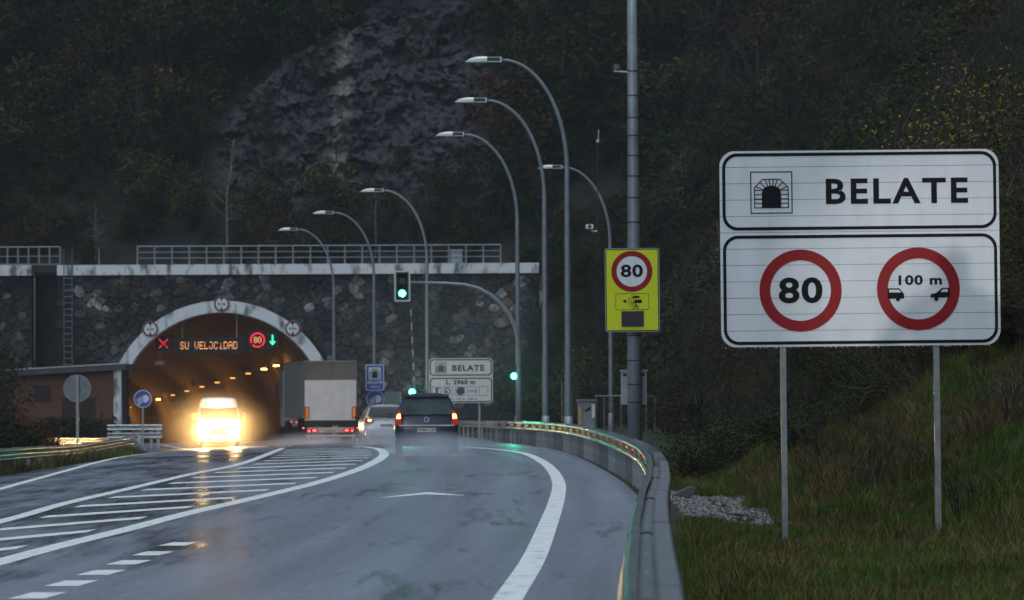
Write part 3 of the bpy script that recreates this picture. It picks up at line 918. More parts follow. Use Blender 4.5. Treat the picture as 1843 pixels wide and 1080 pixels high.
# cabinet on coping
p = at(821, 470, WD)
o = thing('electrical_cabinet', 'small grey electrical box behind the railing on the coping', 'cabinet', (p.x, WD + .45, zc))
mb = MB(); mb.box((0, 0, .42), (.74, .35, .82)); mb.build('body', mat('cabinet_grey', (.34, .37, .40), .5, .2), o)
mb = MB(); mb.box((.0, -.185, .45), (.62, .02, .66)); mb.build('door', mat('cabinet_door', (.40, .43, .46), .5, .2), o)

# ------------------------------------------------------------------ brick hut
def brick_mat():
    m = bpy.data.materials.new('red_brickwork'); m.use_nodes = True
    n = m.node_tree.nodes; l = m.node_tree.links; p = n['Principled BSDF']; p.inputs['Roughness'].default_value = .85
    tc = n.new('ShaderNodeTexCoord'); mp = n.new('ShaderNodeMapping'); mp.inputs['Rotation'].default_value = (R(90), 0, 0)
    l.new(tc.outputs['Object'], mp.inputs['Vector'])
    b = n.new('ShaderNodeTexBrick'); b.inputs['Color1'].default_value = (.26, .095, .050, 1); b.inputs['Color2'].default_value = (.19, .070, .040, 1); b.inputs['Mortar'].default_value = (.10, .085, .075, 1)
    b.inputs['Scale'].default_value = 1; b.inputs['Brick Width'].default_value = .25; b.inputs['Row Height'].default_value = .075; b.inputs['Mortar Size'].default_value = .012
    l.new(mp.outputs[0], b.inputs['Vector']); l.new(b.outputs['Color'], p.inputs['Base Color'])
    bp = n.new('ShaderNodeBump'); bp.inputs['Strength'].default_value = .4; bp.inputs['Distance'].default_value = .01
    l.new(b.outputs['Fac'], bp.inputs['Height']); bp.invert = True; l.new(bp.outputs[0], p.inputs['Normal'])
    return m
HD = 219.0
pl = at(16, 800, HD); prr = at(207, 800, HD)
zl = at(16, 668, HD).z; zr2 = at(228, 655, HD).z
hut = thing('service_hut', 'low red brick service hut with a flat sloping roof left of the tunnel', 'building', (0, HD, 0))
zb = -2.4; wx0, wx1 = pl.x, prr.x; wt = zr2 - .42
mb = MB()
# walls: prism with slanted top
mb.prism([(wx0, zb), (wx1, zb), (wx1, wt), (wx0, wt - .36)], 0, 7.0); mb.build('brick_wall', brick_mat(), hut)
mb = MB(); rx0, rx1 = wx0 - .2, at(228, 655, HD).x
mb.prism([(rx0, zl - .30), (rx1, zr2 - .32), (rx1, zr2), (rx0, zl + .02)], -.7, 7.4); mb.build('roof', mat('roof_slab', (.10, .10, .11), .7, 0, .3, 2), hut)
mb = MB(); mb.prism([(rx0, zl + .023), (rx1, zr2 + .003), (rx1, zr2 + .06), (rx0, zl + .08)], -.74, -.60); mb.build('roof_edge', mat('pale_flashing', (.62, .66, .7), .4), hut)
mb = MB(); a = at(205, 700, HD - .3); b = at(218.5, 700, HD - .3)
mb.box(((a.x + b.x) / 2, -.25, (zb + zr2 - .33) / 2), (b.x - a.x, .45, zr2 - .33 - zb)); mb.build('column', concrete, hut)
a = at(62, 693, HD); b = at(90, 723, HD)
mb = MB(); mb.box(((a.x + b.x) / 2, -.01, (a.z + b.z) / 2), (b.x - a.x, .06, a.z - b.z)); w = mb.build('window', mat('dark_window', (.012, .012, .015), .3), hut)
mb = MB()
for t in (.0, .5, 1.0): mb.box((a.x + (b.x - a.x) * t, -.05, (a.z + b.z) / 2), (.05, .04, a.z - b.z))
mb.build('window_bar', mat('dark_bar', (.02, .02, .022), .5), w)
a = at(112, 717, HD); b = at(172, 800, HD)
mb = MB(); mb.box(((a.x + b.x) / 2, -.01, (a.z + b.z) / 2), (b.x - a.x, .06, a.z - b.z)); mb.build('door', mat('dark_brown_door', (.035, .014, .012), .5), hut)
mb = MB(); mb.box(((a.x + b.x) / 2, -.06, a.z + .04), (b.x - a.x + .2, .12, .08)); mb.build('lintel', mat('lintel', (.12, .10, .09), .7), hut)
# dark stepped stone pier beside column
mb = MB(); a = at(219, 700, 226.6); b = at(233, 700, 226.6)
for k in range(14): mb.box(((a.x + b.x) / 2 - .1, 0, -1.6 + k * .38), (b.x - a.x + (.1 if k % 2 else 0), .8, .35))
tag(mb.build('stone_pier', stone_m, loc=(0, 226.9, 0)), 'narrow dark stone pier between the white column and the tunnel', 'pier')

# ------------------------------------------------------------------ guard rails
W_PROF = [(a * .8, b) for a, b in [(-.005, .800), (.010, .795), (.045, .785), (.072, .772), (.082, .755), (.078, .735), (.055, .712), (.018, .690), (.0, .672), (.0, .640), (.018, .622), (.055, .600), (.078, .577), (.082, .557), (.072, .540), (.045, .527), (.010, .517), (-.005, .512)]]
amber_ref = mat('amber_reflector', (.62, .13, .012), .3, 0, .2, 10, emit=(.9, .16, .01), estr=.0)
bolt_m = mat('bolt', (.42, .44, .47), .35, .6)
def beam_mesh(path, prof, zoff=0, side=1, name='beam'):
    """path list of (X,d,z); profile offset toward the road"""
    mb = MB(); n = len(path); k = len(prof)
    for i, (x, d, z) in enumerate(path):
        a = path[max(i - 1, 0)]; b = path[min(i + 1, n - 1)]
        t = Vector((b[0] - a[0], b[1] - a[1])).normalized(); nn = Vector((-t.y, t.x)) * side
        for (o_, h) in prof: mb.v.append((x + nn.x * o_, d + nn.y * o_, z + h + zoff))
        for (o_, h) in prof: mb.v.append((x + nn.x * (o_ - .005), d + nn.y * (o_ - .005), z + h + zoff))
    for i in range(n - 1):
        for j in range(k - 1):
            q = i * 2 * k + j; r_ = (i + 1) * 2 * k + j
            mb.f.append((q, r_, r_ + 1, q + 1)); mb.mi.append(0)
            mb.f.append((q + k, q + k + 1, r_ + k + 1, r_ + k)); mb.mi.append(0)
        for j in (0, k - 1):
            q = i * 2 * k + j; r_ = (i + 1) * 2 * k + j
            mb.f.append((q, q + k, r_ + k, r_)); mb.mi.append(0)
    return mb
def guardrail(label, fx, d0, d1, seg_l, post_step, zf=zroad, reflectors=True, step=.5, d0p=None, rear=None, posth=.80, postoff=.14, sidef=1, drop_end=False):
    o = thing('guardrail', label, 'guardrail')
    d = d0; i = 0
    while d < d1 - .5:
        e = min(d + seg_l, d1)
        ds_ = np.arange(d, e + .25, step)
        path = [(float(fx(q)) + .004 * (i % 2), q, float(zf(fx(q), q))) for q in ds_]
        bm_ = beam_mesh(path, W_PROF, side=sidef); bm_.build('beam', galv_wet, o, smooth=True)
        if reflectors and 40 < d:
            xx = float(fx(d + 1)); x2 = float(fx(d + 1.5)); mb = MB(); zz = float(zf(xx, d + 1)) + .655
            mb.quad((xx - .012, d + .2, zz - .05), (x2 - .012, d + 1.5, zz - .05), (x2 - .012, d + 1.5, zz + .05), (xx - .012, d + .2, zz + .05))
            mb.quad((xx - .02, d + .2, zz - .05), (xx + .0, d + .2, zz - .05), (xx + .0, d + .2, zz + .05), (xx - .02, d + .2, zz + .05))
            mb.box((xx - .03, d + .2, zz), (.06, .03, .12))
            mb.build('reflector', amber_ref, o)
        d = e; i += 1
    pm = MB()
    pm.box((0, 0, -.1), (.12, .055, (posth - .02) * 2 - .0)); 
    pm = MB(); pm.box((0, 0, posth / 2 - .2), (.10, .012, posth + .4)); pm.box((.048, .03, posth / 2 - .2), (.006, .06, posth + .4)); pm.box((-.048, .03, posth / 2 - .2), (.006, .06, posth + .4))
    pmes = [pm.mesh('post', post_steel), pm.mesh('post', post_light), pm.mesh('post', post_mid)]
    sm = MB(); sm.box((0, 0, -.03), (.10, .06, .16)); sme = sm.mesh('spacer', post_steel)
    bolts = MB()
    d = (d0p or d0) + .6
    while d < d1:
        x = float(fx(d)); t = math.atan2(float(fx(d + .5)) - float(fx(d - .5)), 1.0)
        z = float(zf(x, d))
        link('post', pmes[int(d * 7.3) % 3], o, (x + postoff * math.cos(t) * sidef, d, z), (0, 0, -t))
        if postoff > .12: link('spacer', sme, o, (x + .045 * sidef, d, z + .655), (0, 0, -t))
        bolts.box((x + .05 * sidef, d, z + .80), (.016, .022, .012))
        bolts.box((x + .08 * sidef, d + .08, z + .775), (.014, .016, .010))
        d += post_step
    b_ = bolts.build('bolts', bolt_m, o); b_['kind'] = 'stuff'
    if rear:
        for k_, q0 in enumerate(np.arange(rear[0], rear[1], 8.0)):
            mb = MB(); prev = None; up = MB(); pu = None
            for q in np.arange(q0, min(q0 + 8.0, rear[1]) + .01, 1.0):
                x = float(fx(q)) + .092 + .003 * (k_ % 2); z = float(zf(x, q)); zt = .812 + .006 * ((q0 + 8 - q) / 8)
                cur = [(x, q, z + zt - .012), (x + .012, q, z + zt), (x + .090, q, z + zt - .002), (x + .102, q, z + zt - .016), (x + .104, q, z + .25), (x, q, z + .25)]
                if prev:
                    for j in range(6): mb.quad(prev[j], prev[(j + 1) % 6], cur[(j + 1) % 6], cur[j])
                else: mb.poly(cur)
                prev = cur
                x = float(fx(q)); zu_ = z + .745 + .010 * ((q0 + 8 - q) / 8)
                cu = [(x + .005, q, zu_ - .01), (x + .05, q, zu_), (x + .095, q, zu_ - .012)]
                if pu:
                    for j in range(2): up.quad(pu[j], pu[j + 1], cu[j + 1], cu[j])
                pu = cu
            mb.build('rear_beam', post_steel, o); up.build('top_strap', galv, o)
    return o
guardrail('long curved galvanised guardrail with amber reflectors sweeping from the camera past the bend', rail_x, 7, 149, 4.0, 2.0, rear=(8, 46))
guardrail('low galvanised guardrail running on towards the tunnel behind the small tunnel sign', rail2_x, 149.3, 214, 4.0, 4.0, reflectors=False, step=1.0)
# left rails
def zleft(X, d): return zroad(X, d) - .06
la = at(245, 800, 128); 
left_x = tab([(76, -10.75), (85, -10.98), (108, -12.06), (122, -12.45), (132, -12.68)])
left_z = tab([(76, -.26), (85, -.30), (108, -.50), (131, -.50)])
gl_ = guardrail('left roadside guardrail with its near end in red bushes and its far end lit', left_x, 79, 131, 4.0, 4.0, zf=lambda X, d: left_z(d), reflectors=False, step=1.0, sidef=-1)
pe = (float(left_x(131)), 131.2, float(left_z(131)))
mb = MB(); mb.box((pe[0] + .02, pe[1], pe[2] + .66), (.16, .10, .30)); mb.build('end_cap', mat('white_end_cap', (.8, .8, .75), .3), gl_)  # white colour stands in for headlight on the rail end
second_x = tab([(128, -17.6), (150, -17.6), (172, -17.9)])
guardrail('second guardrail behind the grey round sign back', second_x, 132, 172, 4.0, 4.0, zf=lambda X, d: zroad(X, d) - .1, reflectors=False, step=1.0, sidef=-1)
# double height crash rail at the tunnel mouth
a = at(193, 765, 196); b = at(291, 765, 196)
o = thing('crash_barrier', 'two-rail crash barrier crossing in front of the left tunnel jamb', 'barrier')
for zz in (at(240, 764, 196).z - .80, at(240, 778.5, 196).z - .80):
    path = [(a.x + (b.x - a.x) * k / 6, 196 + .2 * k / 6, zz) for k in range(7)]
    bm_ = beam_mesh(path, [(p_[0] * 1.2, .8 - (.8 - p_[1]) * 1.1) for p_ in W_PROF], side=-1); bm_.build('beam', galv_wet, o, smooth=True)
for k in (.12, .62, .8, .93):
    mb = MB(); x = a.x + (b.x - a.x) * k; gz = float(zroad(x, 196)) - .3
    mb.box((x, 196.25, (gz + at(240, 764, 196).z) / 2), (.16, .14, at(240, 764, 196).z - gz)); mb.build('post', galv, o)

# ------------------------------------------------------------------ street lamps
lamp_white = mat('white_lamp_head', (.88, .90, .90), .35, 0, .08, 5)
lamp_glass = mat('dark_lamp_window', (.02, .025, .03), .2)
def make_lamp(H, arm, label, loc, group='curved street lamps beside the road'):
    o = thing('street_lamp', label, 'street lamp', loc, 0, group)
    rad = 1.0
    pts = [(0, 0, -.6), (0, 0, 1.0), (0, 0, H * .55), (0, 0, H * .72)]
    # quarter-ellipse sweep toward -x
    n = 14; z0 = H * .72; ex, ez = arm - .75, H - z0
    for i in range(1, n + 1):
        t = (math.pi / 2) * i / n
        pts.append((-ex * (1 - math.cos(t)), 0, z0 + ez * math.sin(t)))
    rr = [.10, .10, .085, .075] + [.07 - .035 * i / n for i in range(1, n + 1)]
    mb = MB(); mb.tube(pts, rr, 10); mb.build('pole', pole_mat, o, smooth=True)
    mb = MB(); mb.tube([(0, 0, -.3), (0, 0, 1.1)], .125, 10); mb.build('base_sleeve', pole_mat, o, smooth=True)
    hx = -ex
    mb = MB()   # rear frame and window
    mb.box((hx - .24, 0, -.055 + H), (.42, .16, .015)); mb.box((hx - .24, 0, .075 + H), (.42, .16, .015)); mb.box((hx - .03, 0, H + .01), (.04, .18, .15))
    mb.build('head_frame', lamp_white, o)
    mb = MB(); mb.box((hx - .25, 0, H + .01), (.38, .14, .11)); mb.build('gear_box', lamp_glass, o)
    # shell
    mb = MB(); prof = [(-.44, .095, .13), (-.62, .095, .15), (-.80, .075, .15), (-.95, .035, .12), (-1.04, -.02, .08), (-1.09, -.055, .03)]
    for (x, zt, wy) in prof:
        for yy, zz in ((-wy, -.06), (-wy, (zt - .06) / 2 + .02), (-wy * .6, zt), (wy * .6, zt), (wy, (zt - .06) / 2 + .02), (wy, -.06)):
            mb.v.append((hx + x, yy, H + min(zz, zt)))
    for i in range(len(prof) - 1):
        for j in range(6):
            j2 = (j + 1) % 6; q = i * 6; r_ = (i + 1) * 6
            mb.f.append((q + j, q + j2, r_ + j2, r_ + j)); mb.mi.append(0)
    mb.f.append(tuple(range(6))); mb.mi.append(0); mb.f.append(tuple(30 + j for j in reversed(range(6)))); mb.mi.append(0)
    mb.build('head_shell', lamp_white, o)
    return o
# (head tip px, py), (pole px at mid height), d, label
LAMPS = [((836, 108), 1022, 115, 'tallest street lamp, its head highest in the row left of the mast'),
         ((817, 181), 981, 131, 'street lamp with the second highest head beside the tallest one'),
         ((783, 242), 932, 148, 'third highest street lamp, its pole behind the right traffic light'),
         ((648, 343), 769, 183, 'street lamp whose pole rises behind the hanging traffic light'),
         ((562, 383), 673.5, 200, 'street lamp rising directly behind the blue tunnel sign'),
         ((500, 413), 601, 217, 'farthest street lamp, its pole rising behind the truck'),
         ((967, 301), 1099, 172, 'lone street lamp on the hillside right of the row, head between two poles')]
for (hx, hy), pxm, d, lab in LAMPS:
    s = FPX / d
    base = at(pxm, 600, d); tip = at(hx, hy, d)
    gz = float(h_front(base.x, d)) if d > 150 and pxm > 1000 else float(zroad(base.x, d)) - .1
    make_lamp(tip.z - gz, (base.x - tip.x) - .36, lab, (base.x, d, gz))

# ------------------------------------------------------------------ masts
def banded_mast():
    d = 86.0
    b = at(1142.5, 782, d); t = at(1131, -150, d)
    gz = float(h_front(b.x, d))
    o = thing('camera_mast', 'thick grey banded mast rising out of frame behind the yellow speed sign', 'mast', (b.x, d, gz))
    H = t.z - gz
    mb = MB(); mb.tube([(0, 0, -.3), (0, 0, H * .3), (0, 0, H * .6), (-.02, 0, H)], [.165, .148, .122, .095], 20); mb.build('pole', pole_mat, o, smooth=True)
    for y in (128, 172, 212, 244, 280, 317, 356, 400, 604, 649, 692, 724):
        z = at(1140, y, d).z - gz; f = z / H; r_ = .167 - .072 * f
        mb = MB(); mb.tube([(0, 0, z - .012), (0, 0, z + .012)], r_ + .006, 20); mb.build('band', black_plastic, o, smooth=True)
    # bracket with tiny camera
    z = at(1140, 128, d).z - gz
    mb = MB(); mb.tube([(-.1, 0, z - .02), (-.42, 0, z + .0)], .018, 6); mb.tube([(-.38, 0, z), (-.38, 0, z + .06)], .015, 6); mb.build('bracket', mat('pale_bracket', (.6, .63, .65), .4), o)
    mb = MB(); mb.ring(rrect(-.42, z + .06, -.30, z + .15, .01, 2), rrect(-.40, z + .08, -.32, z + .13, .005, 2), -.06); mb.box((-.36, .04, z + .105), (.11, .16, .08)); mb.build('sensor', mat('sensor_grey', (.15, .16, .17), .4), o)
    # box behind the pole
    x0, x1 = at(1118.5, 700, d).x - b.x, at(1164.5, 700, d).x - b.x
    z1, z0 = at(1140, 668, d).z - gz, at(1140, 728, d).z - gz
    bx = thing('control_box', 'white control box strapped behind the banded mast above the guardrail', 'control box', (b.x, d + .32, gz))
    mb = MB(); mb.box(((x0 + x1) / 2, 0, (z0 + z1) / 2), (x1 - x0, .28, z1 - z0)); mb.build('body', mat('cream_enamel', (.40, .42, .42), .5), bx)
    mb = MB(); mb.box(((x0 + x1) / 2, -.02, z1 + .015), (x1 - x0 + .04, .36, .03)); mb.build('lid', mat('cream_lid', (.5, .52, .52), .5), bx)
    for s in (-1, 1):
        mb = MB(); mb.box(((x0 + x1) / 2 + s * .20, -.145, z1 - .08), (.08, .02, .06)); mb.build('vent', black_plastic, bx)
    return d, b.x, gz
md, mx_, mg = banded_mast()
# thin dark mast with aerial, cam
def thin_mast():
    d = 128.0
    b = at(1077, 770, d); gz = float(h_front(b.x, d)); t = at(1081, 240, d)
    o = thing('lattice_mast', 'thin dark mast with small antenna tip beside the lone lamp', 'mast', (b.x, d, gz))
    H = t.z - gz
    dk = mat('dark_mast_steel', (.05, .055, .06), .5, .4)
    for sx, sy in ((-.09, -.08), (.09, -.08), (0, .1)):
        mb = MB(); mb.tube([(sx, sy, -.2), (sx * .9, sy * .9, H * .62)], .022, 5); mb.build('leg', dk, o)
    mb = MB()
    k = 0; z = .1
    while z < H * .6:
        mb.tube([(-.09, -.08, z), (.09, -.08, z + .3)], .01, 4, caps=False); mb.tube([(.09, -.08, z + .3), (-.09, -.08, z + .6)], .01, 4, caps=False); z += .6
    mb.build('bracing', dk, o)
    mb = MB(); mb.tube([(0, 0, H * .6), (.03, 0, H)], .02, 6); mb.build('upper_pole', dk, o)
    mb = MB(); mb.box((.03, 0, H - .25), (.10, .08, .10)); mb.tube([(.05, 0, H - .2), (.06, 0, H + .12)], .02, 5); mb.build('antenna', mat('pale_bracket', (.6, .6, .6)), o)
    # dome camera on bracket
    p = at(1061, 409, d)
    oc = thing('surveillance_camera', 'small white surveillance camera on an arm of the thin dark mast', 'camera', p)
    mb = MB(); mb.box((0, 0, .02), (.24, .34, .14)); mb.build('housing', lamp_white, oc)
    mb = MB(); mb.prism(circ(.055, 14, .0, .02), -.19, -.17); mb.build('lens', lamp_glass, oc)
    mb = MB(); mb.tube([(.05, 0, -.04), (.08, 0, -.14), (b.x - p.x, 0, -.13)], .028, 6); mb.build('bracket', mat('pale_bracket', (.6, .6, .6)), oc)
thin_mast()
# cabinets and fence behind the rail
d = 120.0
p0, p1 = at(1041, 760, d), at(1071, 722, d); gz = float(h_front(p0.x, d))
o = thing('roadside_cabinet', 'grey slant-roofed cabinet with an orange edge behind the guardrail', 'cabinet', (p0.x, d, gz))
W = p1.x - p0.x; Hh = p1.z - gz
mb = MB(); mb.box((W / 2, .3, Hh / 2 - .1), (W, .6, Hh + .2)); mb.build('body', mat('cabinet_grey2', (.28, .32, .35), .5, .2), o)
mb = MB(); mb.box((W / 2, .28, Hh + .03), (W + .12, .8, .05)); mb.build('lid', sign_back, o)
mb = MB(); mb.box((W - .05, -.03, Hh - .30), (.10, .05, .42)); mb.build('label_plate', lamp_white, o)
mb = MB(); mb.box((.06, -.03, Hh / 2 + .05), (.08, .05, Hh * .7)); mb.build('orange_strip', mat('orange_edge', (.6, .35, .12), .4), o)  # plain orange strip along the left edge
mb = MB(); mb.prism([(W * .35, Hh - .30), (W * .75, Hh - .16), (W * .72, Hh - .26), (W * .5, Hh - .32)], -.012, -.002); mb.build('emblem', black_print, o)
p0, p1 = at(1012, 760, 122), at(1035, 688, 122); gz = float(h_front(p0.x, 122))
o = thing('lamp_base_cabinet', 'tall dark cabinet around the foot of the tallest street lamp', 'cabinet', (p0.x, 122.6, gz))
mb = MB(); mb.box(((p1.x - p0.x) / 2, .3, (p1.z - gz) / 2), (p1.x - p0.x, .5, p1.z - gz)); mb.build('body', mat('dark_green_steel', (.03, .035, .04), .5, .2), o)
mb = MB(); mb.box(((p1.x - p0.x) / 2, .02, (p1.z - gz) / 2), (.34, .03, (p1.z - gz) - .2)); mb.build('door', mat('dark_door_steel', (.05, .055, .06), .5, .2), o)
o = thing('wire_fence', 'low dark post and rail fence behind the banded mast', 'fence')
pf = [at(x, 713, 112) for x in np.linspace(1072, 1178, 8)]
pm = MB(); pm.box((0, 0, 0), (.05, .05, 1.9)); pme = pm.mesh('fence_post', mat('fence_post_steel', (.10, .11, .12), .5, .3))
for i, p in enumerate(pf): link('post', pme, o, (p.x, 112, p.z - .95))
mb = MB(); mb.tube([(p.x, 112, p.z) for p in pf], .022, 5); mb.build('rail', mat('fence_post_steel', (.1, .1, .1)), o)
mb = MB()
for i in range(40):
    t = i / 39; a = pf[0].lerp(pf[-1], t); mb.tube([(a.x, 112.02, a.z), (a.x, 112.02, a.z - 1.6)], .006, 3, caps=False)
tag(mb.build('wire', mat('wire', (.08, .085, .09), .5, .4), o), kind='stuff')

# ------------------------------------------------------------------ traffic lights
green_lens = glow('green_signal_lens', (.06, 1.0, .50), 14)
dark_lens = mat('dark_lens', (.02, .022, .02), .15)
sig_dark = mat('signal_housing', (.012, .02, .018), .4)
def green_light(loc, e=28):
    ld = bpy.data.lights.new('green_signal_light', 'SPOT'); ld.energy = e * 3.6; ld.color = (.04, 1, .48); ld.shadow_soft_size = .12; ld.spot_size = R(78); ld.spot_blend = .5
    lo = bpy.data.objects.new('green_signal_light', ld); C.objects.link(lo); lo.location = loc; lo.rotation_euler = (R(88), 0, R(202))
SD = 146.0
pb = at(934.5, 760, SD); gz = float(zroad(pb.x, SD)) - .1
o = thing('traffic_light_mast', 'curved overhead steel mast arching left from the roadside', 'mast', (pb.x, SD, gz))
pts = [(0, 0, -.3)]
for px, py in ((934, 700), (933, 640), (932, 612), (928, 590), (918, 568), (903, 548), (884, 531), (862, 519), (838, 512.5), (800, 509.5), (739, 508)):
    q = at(px, py, SD); pts.append((q.x - pb.x, 0, q.z - gz))
mb = MB(); mb.tube(pts, [.11, .10, .095, .085, .08, .075, .07, .068, .062, .058, .05, .045], 10); mb.build('pole', pole_mat, o, smooth=True)
def signal(px, py, d, label, w=.60, h=1.16, sc_=1):
    p = at(px, py, d)
    o = thing('traffic_light', label, 'traffic light', p, 0)
    mb = MB(); mb.prism(rrect(-w / 2, -h / 2, w / 2, h / 2, .04, 3), 0, .03); mb.build('backboard', mat('backboard_black', (.008, .02, .018), .4), o)
    mb = MB(); mb.ring(rrect(-w / 2, -h / 2, w / 2, h / 2, .05, 4), rrect(-w / 2 + .055, -h / 2 + .055, w / 2 - .055, h / 2 - .055, .03, 4), -.004); mb.build('border', mat('white_border', (.72, .75, .75), .4), o)
    mb = MB(); mb.box((0, .12, 0), (w * .6, .24, h * .8)); mb.build('housing', sig_dark, o)
    for i, z in enumerate((h * .17, -h * .24)):
        mb = MB(); mb.prism(circ(.13, 22, 0, z), -.03, -.005); mb.build('lens', dark_lens if i == 0 else green_lens, o)
        mb = MB(); n = 10
        for k in range(n):
            t0 = math.pi * k / n; t1 = math.pi * (k + 1) / n
            mb.quad((.155 * math.cos(t0), -.006, z + .155 * math.sin(t0)), (.155 * math.cos(t0), -.2, z + .155 * math.sin(t0)), (.155 * math.cos(t1), -.2, z + .155 * math.sin(t1)), (.155 * math.cos(t1), -.006, z + .155 * math.sin(t1)))
        mb.build('visor', sig_dark, o)
    green_light((p.x, d - .35, p.z - h * .24))
    return o
signal(724, 515, SD, 'white-framed green traffic light hanging over the lane')
p = at(925, 677, SD)
o = thing('traffic_light', 'green traffic light mounted low on the right mast', 'traffic light', p)
mb = MB(); mb.box((0, .1, .17), (.30, .2, .62)); mb.build('housing', sig_dark, o)
mb = MB(); mb.prism(circ(.12, 22), -.03, -.002); mb.build('lens', green_lens, o)
mb = MB(); mb.prism(circ(.11, 22, 0, .33), -.03, -.002); mb.build('lens', dark_lens, o)
mb = MB(); mb.tube([(.1, .1, .1), (pb.x - p.x, .0, .1)], .03, 5); mb.build('bracket', galv, o)
green_light((p.x, SD - .35, p.z), 34)
p = at(742, 705.5, SD); g2 = float(zroad(p.x, SD))
o = thing('traffic_light', 'green traffic light half hidden behind the roof of the dark car', 'traffic light', p)
mb = MB(); mb.box((0, .1, -.12), (.26, .2, .52)); mb.build('housing', sig_dark, o)
mb = MB(); mb.prism(circ(.12, 22), -.03, -.002); mb.build('lens', green_lens, o)
mb = MB(); mb.tube([(0, .1, -.3), (0, .1, g2 - p.z)], .05, 8); mb.build('pole', pole_mat, o)
green_light((p.x, SD - .35, p.z + .05), 55)
# raised barrier boom
p0 = at(745.5, 690, SD + 1); p1 = at(739, 545, SD + 1)
o = thing('barrier_boom', 'raised slender red and white barrier boom standing behind the dark car', 'barrier', p0)
Lb = p1 - p0; NB = 12
for k in range(NB):
    a = Lb * (k / NB); b = Lb * ((k + 1) / NB)
    mb = MB(); mb.tube([a, b], .032 - .0008 * k, 6); mb.build('stripe', mat('white_gloss', (.62, .65, .66), .35) if k % 2 == 0 else mat('dull_red_gloss', (.30, .05, .05), .4), o)
mb = MB(); mb.tube([(0, 0, -1.5), (0, 0, .1)], .07, 6); mb.build('stand', pole_mat, o)
pa, pb2 = at(692, 727, 176), at(722, 705, 176)
gzz = float(zroad(pa.x, 176))
o = thing('barrier_cabinet', 'plain grey green metal cabinet between the blue round sign and dark car', 'cabinet', (pa.x, 176, gzz))
mb = MB(); mb.box(((pb2.x - pa.x) / 2, .2, (pb2.z - gzz) / 2), (pb2.x - pa.x, .4, pb2.z - gzz)); mb.build('body', mat('green_grey_cabinet', (.13, .18, .18), .5, .1), o)
mb = MB(); mb.box(((pb2.x - pa.x) - .03, -.01, (pb2.z - gzz) / 2), (.05, .05, pb2.z - gzz)); mb.build('edge_trim', galv, o)

# ------------------------------------------------------------------ signs
def tunnel_icon(mb, x0, z0, w, h, y, lw):
    """brick arch around a black opening"""
    cx = x0 + w / 2; ow = w * .235; top = z0 + h * .5
    pts = [(cx - ow, z0 + h * .13), (cx + ow, z0 + h * .13), (cx + ow, top)]
    for i in range(1, 13):
        t = math.pi * i / 12; pts.append((cx + ow * math.cos(t), top + ow * math.sin(t) * .72))
    mb.poly([(a, y, b) for a, b in pts])
    o = w * .41
    outl = [(cx - o, z0 + h * .13), (cx - o, z0 + h * .62), (cx - o * .52, z0 + h * .82), (cx + o * .52, z0 + h * .82), (cx + o, z0 + h * .62), (cx + o, z0 + h * .13)]
    stroke(mb, outl, lw, y - .0004, closed=True)
    for s in (-1, 1):
        for k in range(4):
            z = z0 + h * (.24 + .105 * k); mb.quad(*[(cx + s * a, y - .0008, b) for a, b in ((ow, z - lw / 2), (o, z - lw / 2), (o, z + lw / 2), (ow, z + lw / 2))][::s])
    for an in (155, 132, 113, 98, 82, 67, 48, 25):
        t = R(an); a = (cx + ow * math.cos(t), top + ow * math.sin(t) * .72)
        b = (cx + o * 1.02 * math.cos(t) * (1 if abs(math.cos(t)) > .6 else .92), top + h * .345 * max(.35, math.sin(t)))
        stroke(mb, [a, b], lw, y - .0012)

def big_panel(o, W, H, zb, slat, split, y=0):
    outl = rrect(-W / 2, zb, W / 2, zb + H, .17, 8)
    n = max(1, round(H / slat)); hs_ = H / n
    for i in range(n):
        lo, hi = zb + hs_ * i + .0025, zb + hs_ * (i + 1) - .0025
        poly = clip_z(outl, lo, hi)
        if len(poly) > 2:
            mb = MB(); mb.prism(poly, y + random.uniform(-.0008, .0008), y + .035); mb.build('slat', white_sheet, o)
    mb = MB(); mb.prism(rrect(-W / 2 + .02, zb + .02, W / 2 - .02, zb + H - .02, .15, 6), y + .036, y + .05); mb.build('backing', sign_back, o)

def prohib_ring(o, cx, cz, r, y, m=None):
    mb = MB(); mb.ring(circ(r, 72, cx, cz), circ(r * .735, 72, cx, cz), y); mb.build('red_ring', m or red_print, o)

# big foreground sign
D1 = 42.7
tl, br = at(1298, 271, D1), at(1803, 622, D1)
W = br.x - tl.x; H = tl.z - br.z; cx = (tl.x + br.x) / 2
big = thing('tunnel_sign', 'large white sign in the foreground reading BELATE with 80 and 100 m rings', 'road sign', (cx, D1, 0), R(.0))
big.rotation_euler = (0, R(-.28), 0)
zb = br.z
big_panel(big, W, H, zb, .175, None)
def Z(py): return at(1550, py, D1).z
def Xp(px): return at(px, 450, D1).x - cx
for (y0, y1) in ((274, 413), (422, 619)):
    mb = MB(); a, b = Z(y1), Z(y0)
    mb.ring(rrect(-W / 2 + .028, a, W / 2 - .028, b, .165, 10), rrect(-W / 2 + .062, a + .036, W / 2 - .062, b - .036, .135, 10), -.004)
    mb.build('border', black_print, big)
mb = MB(); text_mb(mb, 'BELATE', Xp(1490), Z(367), Xp(1746), Z(321), -.004, .026, spacing=1.18); mb.build('lettering', black_print, big)
mb = MB(); a = Xp(1355); b = Xp(1429); z0, z1 = Z(382), Z(308)
stroke(mb, [(a, z0), (b, z0), (b, z1), (a, z1)], .012, -.004, closed=True); tunnel_icon(mb, a, z0, b - a, z1 - z0, -.005, .011); mb.build('tunnel_symbol', black_print, big)
prohib_ring(big, Xp(1442.5), Z(522), .452, -.004); prohib_ring(big, Xp(1654.5), Z(521), .455, -.004)
